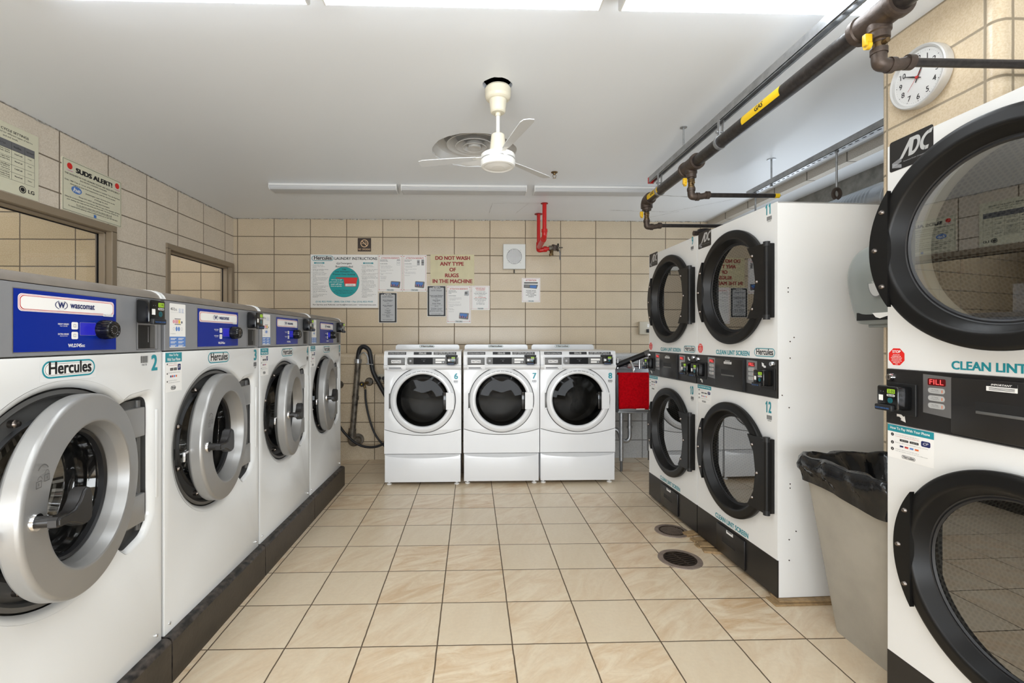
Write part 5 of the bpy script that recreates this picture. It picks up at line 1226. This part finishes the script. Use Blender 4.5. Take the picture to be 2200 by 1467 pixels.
# paper towel dispenser, on the same pillar, facing -X
t = thing('paper_towel_dispenser', 'grey paper towel dispenser on the pillar above the trash bin', 'towel dispenser', (1.89, 2.060, 1.335), -L90)
mb = MB()
sec0 = [(0, 0), (-.165, 0), (-.183, .014), (-.215, .12), (-.228, .20), (-.220, .26), (-.190, .315), (-.140, .350), (-.08, .365), (0, .370)]
sec = [sec0[0], sec0[1]]
for i in range(1, 8):
    a, b, c, d_ = [Vector(sec0[j]) for j in (max(i-1, 1), i, i+1, min(i+2, 9))]
    for k in range(1, 6):
        u = k/5; v_ = .5*((2*b)+(c-a)*u+(2*a-5*b+4*c-d_)*u*u+(3*b-a-3*c+d_)*u**3); sec.append(tuple(v_))
sec.append(sec0[-1])
w_ = .315; NX = 24; xs = [w_*(1-math.cos(PI*i/NX))/2 for i in range(NX+1)]; sc_ = [.84+.16*(1-abs(2*x/w_-1)**5) for x in xs]
vs = []; n = len(sec)
for x, k in zip(xs, sc_): vs += [(x, a*k, .37/2+(b-.37/2)*(.5+.5*k)) for a, b in sec]
fs = [[i*n+j, i*n+j+1, (i+1)*n+j+1, (i+1)*n+j] for i in range(len(xs)-1) for j in range(n-1)]+[list(range(n))[::-1], [(len(xs)-1)*n+j for j in range(n)]]
mb.add(vs, fs, M_DISP, True); mb.build('dispenser_cover', t, sharp=50)
mb = MB(); mb.box(.05, w_-.05, -.193, -.10, .018, .052, M_DARK); mb.box(.06, w_-.06, -.15, -.05, -.012, .002, M_DISP, b=.003); mb.build('paper_slot', t)
mb = MB(); mb.add([(.13, -.1945, .050), (.24, -.1945, .050), (.21, -.1955, .034), (.17, -.1955, .024), (.15, -.1955, .030)], [[0, 1, 2, 3, 4]], M_WP_); mb.build('paper_sheet', t)
mb = MB(); T = Matrix.Translation((0, -.2295, 0)) @ Matrix.Rotation(0, 4, 'X')
mb.T = T; mb.ringflat(.185, .175, .060, .064, .004, M_GINK, 40, .62); mb.disc(.185, .175, .037, .0045, M_SILV, 40, .060); mb.text('TOWELS', .003, M_WP_, fit=(.165, .170, .205, .177)); mb.build('viewing_window', t)

# ================================================================== TRASH BIN
t = thing('trash_bin', 'tall grey plastic trash bin lined with a black bag, between the dryers', 'trash bin', (1.47, 1.61, 0))
def rs(x0, x1, y0, y1, z, r=.03, n=5):
    return [(x, y, z) for x, y in rrect(x0, y0, x1, y1, r, n)]
mb = MB(); L_ = []
for k in range(13):
    f = k/12; z = .0+.735*f
    L_.append(rs(.112-.112*f+.006, .385+.012*f, 0.085*(1-f)+.004, .385+.045*f, z, .035))
n = len(L_[0]); vs = [v for l in L_ for v in l]
mb.add(vs, [[i*n+j, i*n+(j+1) % n, (i+1)*n+(j+1) % n, (i+1)*n+j] for i in range(12) for j in range(n)]+[list(range(n))[::-1]], M_BIN, True); mb.build('bin_body', t)
mb = MB(); rows = []
rr_ = random.Random(11); N = 96
def ringpts(off, z, amp, ph, sag=0):
    out = []; base = [Vector(p[:2]) for p in rs(-.0, .395, -.0, .432, 0, .04, 6)]
    cxy = Vector((.197, .216)); per = []
    tot = 0; segs = []
    for i in range(len(base)): d_ = (base[(i+1) % len(base)]-base[i]).length; segs.append(d_); tot += d_
    for k in range(N):
        s_ = tot*k/N; i = 0
        while s_ > segs[i]: s_ -= segs[i]; i += 1
        p = base[i].lerp(base[(i+1) % len(base)], s_/segs[i] if segs[i] else 0)
        d_ = (p-cxy).normalized(); q = p+d_*(off+amp*(math.sin(k*.9+ph)+.6*math.sin(k*1.7+ph*2.3)+.5*math.sin(k*.31+ph)))
        zz = z+amp*.9*math.sin(k*.55+ph*1.7)+sag*(.5+.5*math.sin(2*PI*k/N*2+.6))
        out.append((q.x, q.y, zz))
    return out
defs = [(.004, .615, .001, 0, .035), (.006, .640, .002, .5, .03), (.010, .668, .004, 1.0, .02), (.020, .690, .006, 1.7, .01), (.026, .715, .006, 2.2, 0), (.022, .742, .006, 2.9, 0), (.008, .762, .006, 3.3, 0), (-.012, .764, .006, 4, 0), (-.026, .740, .006, 4.6, 0), (-.050, .70, .010, 5.2, 0), (-.078, .64, .014, 5.9, 0), (-.12, .58, .014, 6.4, 0), (-.19, .56, .0, 6.4, 0)]
for d_ in defs: rows += ringpts(*d_)
mb.add(rows, [[i*N+j, i*N+(j+1) % N, (i+1)*N+(j+1) % N, (i+1)*N+j] for i in range(len(defs)-1) for j in range(N)], M_BAG, True)
mb.build('bin_liner', t, sharp=120)
t.location = (1.468, 1.622, 0)

# ================================================================== SINK, TOWEL, FAUCET
t = thing('utility_sink', 'grey utility sink on tubular legs, behind the hanging red towel', 'sink', (1.385, 4.40, 0))
SW, SD = .56, .50
mb = MB()
mb.box(0, SW, .0, .012, .575, .93, M_SINK, b=.003); mb.box(0, .012, 0, SD, .575, .93, M_SINK, b=.003); mb.box(SW-.012, SW, 0, SD, .575, .93, M_SINK, b=.003); mb.box(0, SW, SD-.012, SD, .575, .95, M_SINK, b=.003); mb.box(0, SW, 0, SD, .562, .590, M_SINK, b=.008)
mb.build('basin', t)
for x in (.045, SW-.09):
    for y in (.035, SD-.06):
        mb = MB(); mb.cyl((x, y, .10), (x, y, .566), .020, M_GALV, 20); mb.cyl((x, y, 0), (x, y, .10), .0125, M_DGREY, 16); mb.build('leg', t)
mb = MB(); mb.lathe([(0, .565), (.045, .565), (.045, .552), (.03, .540), (.026, .53), (0, .53)], M_GALV, (.175, .18, 0), 'z', 24)
mb.tube([(.175, .18, .54), (.175, .18, .40), (.175, .18, .30), (.155, .18, .262), (.12, .18, .258), (.09, .18, .28), (.075, .18, .33), (.055, .19, .365), (.01, .20, .375), (-.03, .20, .378)], .020, M_GALV, 16, 5)
mb.cyl((.175, .18, .385), (.175, .18, .405), .027, M_GALV, 20); mb.cyl((-.02, .20, .377), (.0, .20, .376), .027, M_GALV, 20); mb.build('drain_trap', t)
t = thing('faucet', 'chrome two-handle faucet above the sink', 'faucet', (1.485, 4.83, 0))
mb = MB(); mb.cyl((.03, 0, .99), (.27, 0, .99), .014, M_CHROME, 16); mb.tube([(.15, 0, .99), (.15, -.03, 1.03), (.15, -.08, 1.03), (.15, -.14, .97), (.15, -.15, .93)], .014, M_CHROME, 14, 5); mb.lathe([(0, -.03), (.03, -.03), (.034, 0), (.03, .03), (0, .03)], M_CHROME, (.15, 0, .995), 'y', 20)
mb.cyl((.03, 0, .99), (.03, .06, .99), .012, M_CHROME, 12); mb.cyl((.27, 0, .99), (.27, .06, .99), .012, M_CHROME, 12); mb.build('spout', t)
for x in (.035, .265):
    mb = MB(); mb.cyl((x, 0, .96), (x, 0, 1.045), .017, M_CHROME, 16, r2=.013); mb.cyl((x-.034, 0, 1.056), (x+.034, 0, 1.056), .007, M_CHROME, 10); mb.cyl((x, -.034, 1.056), (x, .034, 1.056), .007, M_CHROME, 10); mb.lathe([(0, .015), (.014, .01), (.014, -.01), (0, -.015)], M_CHROME, (x, 0, 1.056), 'z', 14); mb.build('tap_handle', t)
# towel over the front edge of the basin
mb = MB(); nx_, prof = 28, [(.11, .80), (.06, .86), (.035, .915), (.012, .942), (-.008, .944), (-.018, .930), (-.020, .86), (-.021, .78), (-.022, .70), (-.022, .64), (-.023, .606)]
vs = []
for i in range(nx_+1):
    x = -.005+.50*i/nx_
    for j, (y, z) in enumerate(prof):
        q = max(0, j-5)/5; vs.append((x, y+.004*math.sin(x*38+j*.5)*q-.003*q, z+.004*math.sin(x*17)*q))
n = len(prof); mb.add(vs, [[i*n+j, i*n+j+1, (i+1)*n+j+1, (i+1)*n+j] for i in range(nx_) for j in range(n-1)], M_TOWEL, True)
o = mb.build('towel', None, (1.39, 4.40, 0)); props(o, 'red terry towel draped over the front of the grey sink', 'towel')
mo = o.modifiers.new('thick', 'SOLIDIFY'); mo.thickness = .008; mo.offset = 1
mb = MB(); mb.box(.16, .24, -.039, -.033, .603, .611, M_WP_); mb.build('care_tag', o)
mb = MB(); mb.cyl((1.44, 4.86, .96), (1.98, 4.70, 1.20), .030, M_BLKM, 16); mb.cyl((1.78, 4.759, 1.11), (1.83, 4.744, 1.133), .034, M_DGREY, 16)
props(mb.build('waste_hose'), 'thick black hose slanting up behind the sink faucet', 'hose')

# ================================================================== STANDPIPE AND HOSES LEFT OF WASHER 6
Y0 = 4.86
t = thing('drain_standpipe', 'stained grey standpipe rising from a trap on the lower wall', 'drain pipe', (0, 0, 0))
mb = MB(); mb.cyl((-1.245, Y0, .26), (-1.185, Y0, 1.02), .028, M_PIPEOLD, 20, r2=.030)
mb.cyl((-1.187, Y0, 1.02), (-1.184, Y0, 1.062), .037, M_GALV, 20); mb.cyl((-1.214, Y0, .64), (-1.211, Y0, .68), .034, M_PIPEOLD, 20); mb.cyl((-1.250, Y0, .25), (-1.243, Y0, .34), .038, M_PIPEOLD, 20)
mb.build('riser', t)
mb = MB(); mb.tube([(-1.247, Y0, .30), (-1.25, Y0, .235), (-1.235, Y0, .20), (-1.205, Y0+.02, .205), (-1.20, Y0+.07, .215)], .042, M_PIPEOLD, 16, 5); mb.lathe([(0, -.012), (.060, -.012), (.062, .012), (0, .012)], M_PIPEOLD, (-1.20, YLOW-.012, .215), seg=28); mb.build('trap', t)
def hose(pts, r, name, label, m=M_RUB): 
    mb = MB(); mb.tube(pts, r, m, 14, 8); return props(mb.build(name), label, 'hose')
hose([(-1.185, Y0, .98), (-1.185, Y0, 1.08), (-1.165, Y0-.01, 1.165), (-1.12, Y0-.02, 1.19), (-1.065, Y0-.03, 1.15), (-1.045, Y0-.03, 1.05), (-1.02, Y0-.04, .93), (-.95, Y0-.06, .80), (-.86, Y0-.10, .66)], .023, 'drain_hose', 'thick black drain hose looping over the top of the standpipe')
mb = MB(); mb.tube([(-1.165, Y0-.03, 1.03), (-1.155, Y0-.05, 1.10), (-1.11, Y0-.055, 1.13), (-1.075, Y0-.055, 1.09), (-1.066, Y0-.055, 1.01)], .007, M_GALV, 8, 6); mb.cyl((-1.09, Y0-.05, 1.015), (-1.02, Y0-.05, 1.005), .006, M_GALV, 8)
props(mb.build('hose_support'), 'grey hook clipped to the looping drain hose', 'hose hook')
t = thing('water_valve', 'dark old hose valve with round flange on the wall beside the standpipe', 'valve', (-1.115, YLOW, .80))
mb = MB(); mb.lathe([(0, -.02), (.034, -.016), (.045, 0)], M_PIPEOLD, (.03, 0, .02), seg=24); mb.cyl((.02, -.01, .015), (-.02, -.06, 0), .013, M_BRASS, 12); mb.cyl((-.015, -.05, 0), (0, -.055, -.045), .012, M_BRASS, 12); mb.build('valve_body', t)
mb = MB(); mb.lathe([(.016, -.006), (.026, -.006), (.026, .006), (.016, .006)], M_IRON, (-.03, -.075, .0), seg=12)
for k in range(3): a = k*PI/3; mb.cyl((-.03-.022*math.cos(a), -.075, -.022*math.sin(a)), (-.03+.022*math.cos(a), -.075, .022*math.sin(a)), .004, M_IRON, 6)
mb.disc(-.03, 0, .006, -.083, M_YTAPE, 12); mb.build('valve_wheel', t)
t = thing('water_valve', 'dark old valve flange at the edge of washer 5', 'valve', (-1.395, YLOW, .79)); mb = MB(); mb.lathe([(0, -.03), (.02, -.028), (.034, -.016), (.042, 0)], M_PIPEOLD, (0, 0, 0), seg=24); mb.build('valve_body', t)
hose([(-1.113, YLOW-.06, .745), (-1.10, 4.84, .62), (-1.06, 4.82, .45), (-1.00, 4.80, .30), (-.92, 4.78, .20), (-.84, 4.76, .14), (-.76, 4.74, .12)], .0105, 'supply_hose', 'thin black supply hose hanging from the dark valve')
hose([(-1.43, 4.80, .55), (-1.38, 4.80, .42), (-1.30, 4.80, .30), (-1.18, 4.79, .20), (-1.05, 4.78, .165), (-.93, 4.77, .19), (-.84, 4.76, .26), (-.76, 4.75, .33)], .0125, 'supply_hose', 'black supply hose sagging low across the wall below the trap')
t = thing('power_outlet', 'beige outlet plate with two black plugs, left of washer 6', 'outlet', (-1.005, YLOW, .855))
mb = MB(); mb.box(0, .125, -.006, 0, -.035, .045, M_PLUGB, b=.002, seg=1); mb.build('outlet_plate', t)
for x in (.03, .072):
    mb = MB(); mb.cyl((x, -.006, .005), (x, -.035, .002), .017, M_RUB, 14); mb.tube([(x, -.03, .0), (x+.005, -.04, -.03), (x+.03, -.04, -.08), (x+.06, -.04, -.11)], .0035, M_RUB, 8, 4); mb.build('plug', t)

# ================================================================== FLOOR DRAINS AND SHIMS
def drain(x, y, r, label, kind):
    t = thing('floor_drain', label, 'drain', (x, y, 0))
    mb = MB(); mb.lathe([(r, .0), (r-.002, .004), (r*.76, .005), (r*.745, .002)], M_DRRIM, (0, 0, 0), 'z', 56); mb.build('drain_rim', t)
    mb = MB()
    mb.lathe([(0, .0012), (r*.75, .0012)], M_DARK if kind else M_GRATE, (0, 0, 0), 'z', 48, smooth=False)
    mb.lathe([(r*.74, .0), (r*.74, .0055), (r*.66, .0055), (r*.66, .001)], M_GRATE, (0, 0, 0), 'z', 48)
    nb = 8 if kind else 15
    for k in range(nb):
        q = (-1+2*(k+.5)/nb)*r*.70; l = math.sqrt(max((r*.70)**2-q*q, 0)); hw = r*.70/nb*(.45 if kind else .22)
        if kind: mb.box(-l, l, q-hw, q+hw, .0015, .0055, M_GRATE, T=rot_z(.25))
        else: mb.box(q-hw, q+hw, -l, l, .0015, .004, M_DRRIM, T=rot_z(.2))
    if kind: mb.box(-.006, .006, -r*.70, r*.70, .0015, .0060, M_GRATE, T=rot_z(.25))
    mb.build('grate', t)
drain(1.318, 3.045, .108, 'round brown ribbed floor drain, the farther one, beside the dryers', 0)
drain(1.198, 2.655, .122, 'round slotted floor drain, nearer and larger, beside the dryers', 1)
def shim(x, y, z, lx, ly, lz, rz, label):
    mb = MB(); mb.box(-lx/2, lx/2, -ly/2, ly/2, 0, lz, M_WOOD, b=.001, seg=1)
    o = mb.build('wood_shim', None, (x, y, z)); o.rotation_euler = (0, 0, rz); props(o, label, 'wood shim', 'wooden shims under the dryers')
shim(1.62, 2.213, 0, .36, .075, .009, .02, 'bottom wooden shim plank under the near corner of the second dryer')
shim(1.62, 2.220, .0095, .30, .070, .008, -.02, 'upper wooden shim plank under the near corner of the second dryer')
shim(1.433, 2.99, 0, .12, .05, .017, .3, 'farthest short wooden shim in the row under the joint of the dryers')
shim(1.440, 2.90, 0, .12, .05, .014, .2, 'second short wooden shim under the joint of the dryers')
shim(1.435, 2.82, 0, .13, .05, .009, .1, 'third short wooden shim under the joint of the dryers, on the tile')
shim(1.445, 2.81, .0095, .12, .06, .009, -.1, 'topmost short wooden shim stacked under the joint of the dryers')
shim(1.445, 2.74, 0, .13, .05, .013, -.2, 'nearest short wooden shim under the joint of the dryers')

# ================================================================== RAGGED CAULK AND CRACKS AT THE CEILING
M_CAULK = mat('old_caulk', srgb(120, 112, 100), .8, var=(60, .0, srgb(214, 212, 206)))
def caulk(name, L, fn, seed):
    r = random.Random(seed); mb = MB(); n = int(L/.03); vs = []
    for i in range(n+1):
        h = .004+.010*r.random()**2; vs += [fn(L*i/n, 0), fn(L*i/n, h)]
    mb.add(vs, [[2*i, 2*i+2, 2*i+3, 2*i+1] for i in range(n)], M_CAULK); struct(mb.build(name))
caulk('trim_2', 5.4, lambda u, h: (XL+u, YB-.002, H_CEIL-h), 1)
caulk('trim_3', 7.8, lambda u, h: (XL+.002, YF+u, H_CEIL-h), 2)
mb = MB(); r = random.Random(9)
def crack(p, q, w_=.004, n=14, j=.008):
    a = Vector(p+(H_CEIL-.0006,)); b = Vector(q+(H_CEIL-.0006,)); d = (b-a); nn = Vector((-d.y, d.x, 0)).normalized(); vs = []
    for i in range(n+1):
        c = a+d*i/n+nn*r.uniform(-j, j)*.4; k = w_*(.4+r.random()); vs += [tuple(c-nn*k/2), tuple(c+nn*k/2)]
    mb.add(vs, [[2*i, 2*i+2, 2*i+3, 2*i+1] for i in range(n)], M_CAULK)
crack((1.62, 4.34), (2.25, 4.42), .012); crack((1.45, 4.88), (2.10, 4.93), .006); crack((2.10, 4.93), (2.55, 4.45), .004); crack((1.90, 5.25), (2.20, 4.90), .004); crack((.20, 4.66), (.70, 4.64), .002, 6, .001); crack((.20, 4.66), (.18, 5.02), .002, 6, .001); crack((.56, 4.66), (.47, 5.02), .003, 6, .001)
o = mb.build('trim_4'); struct(o)
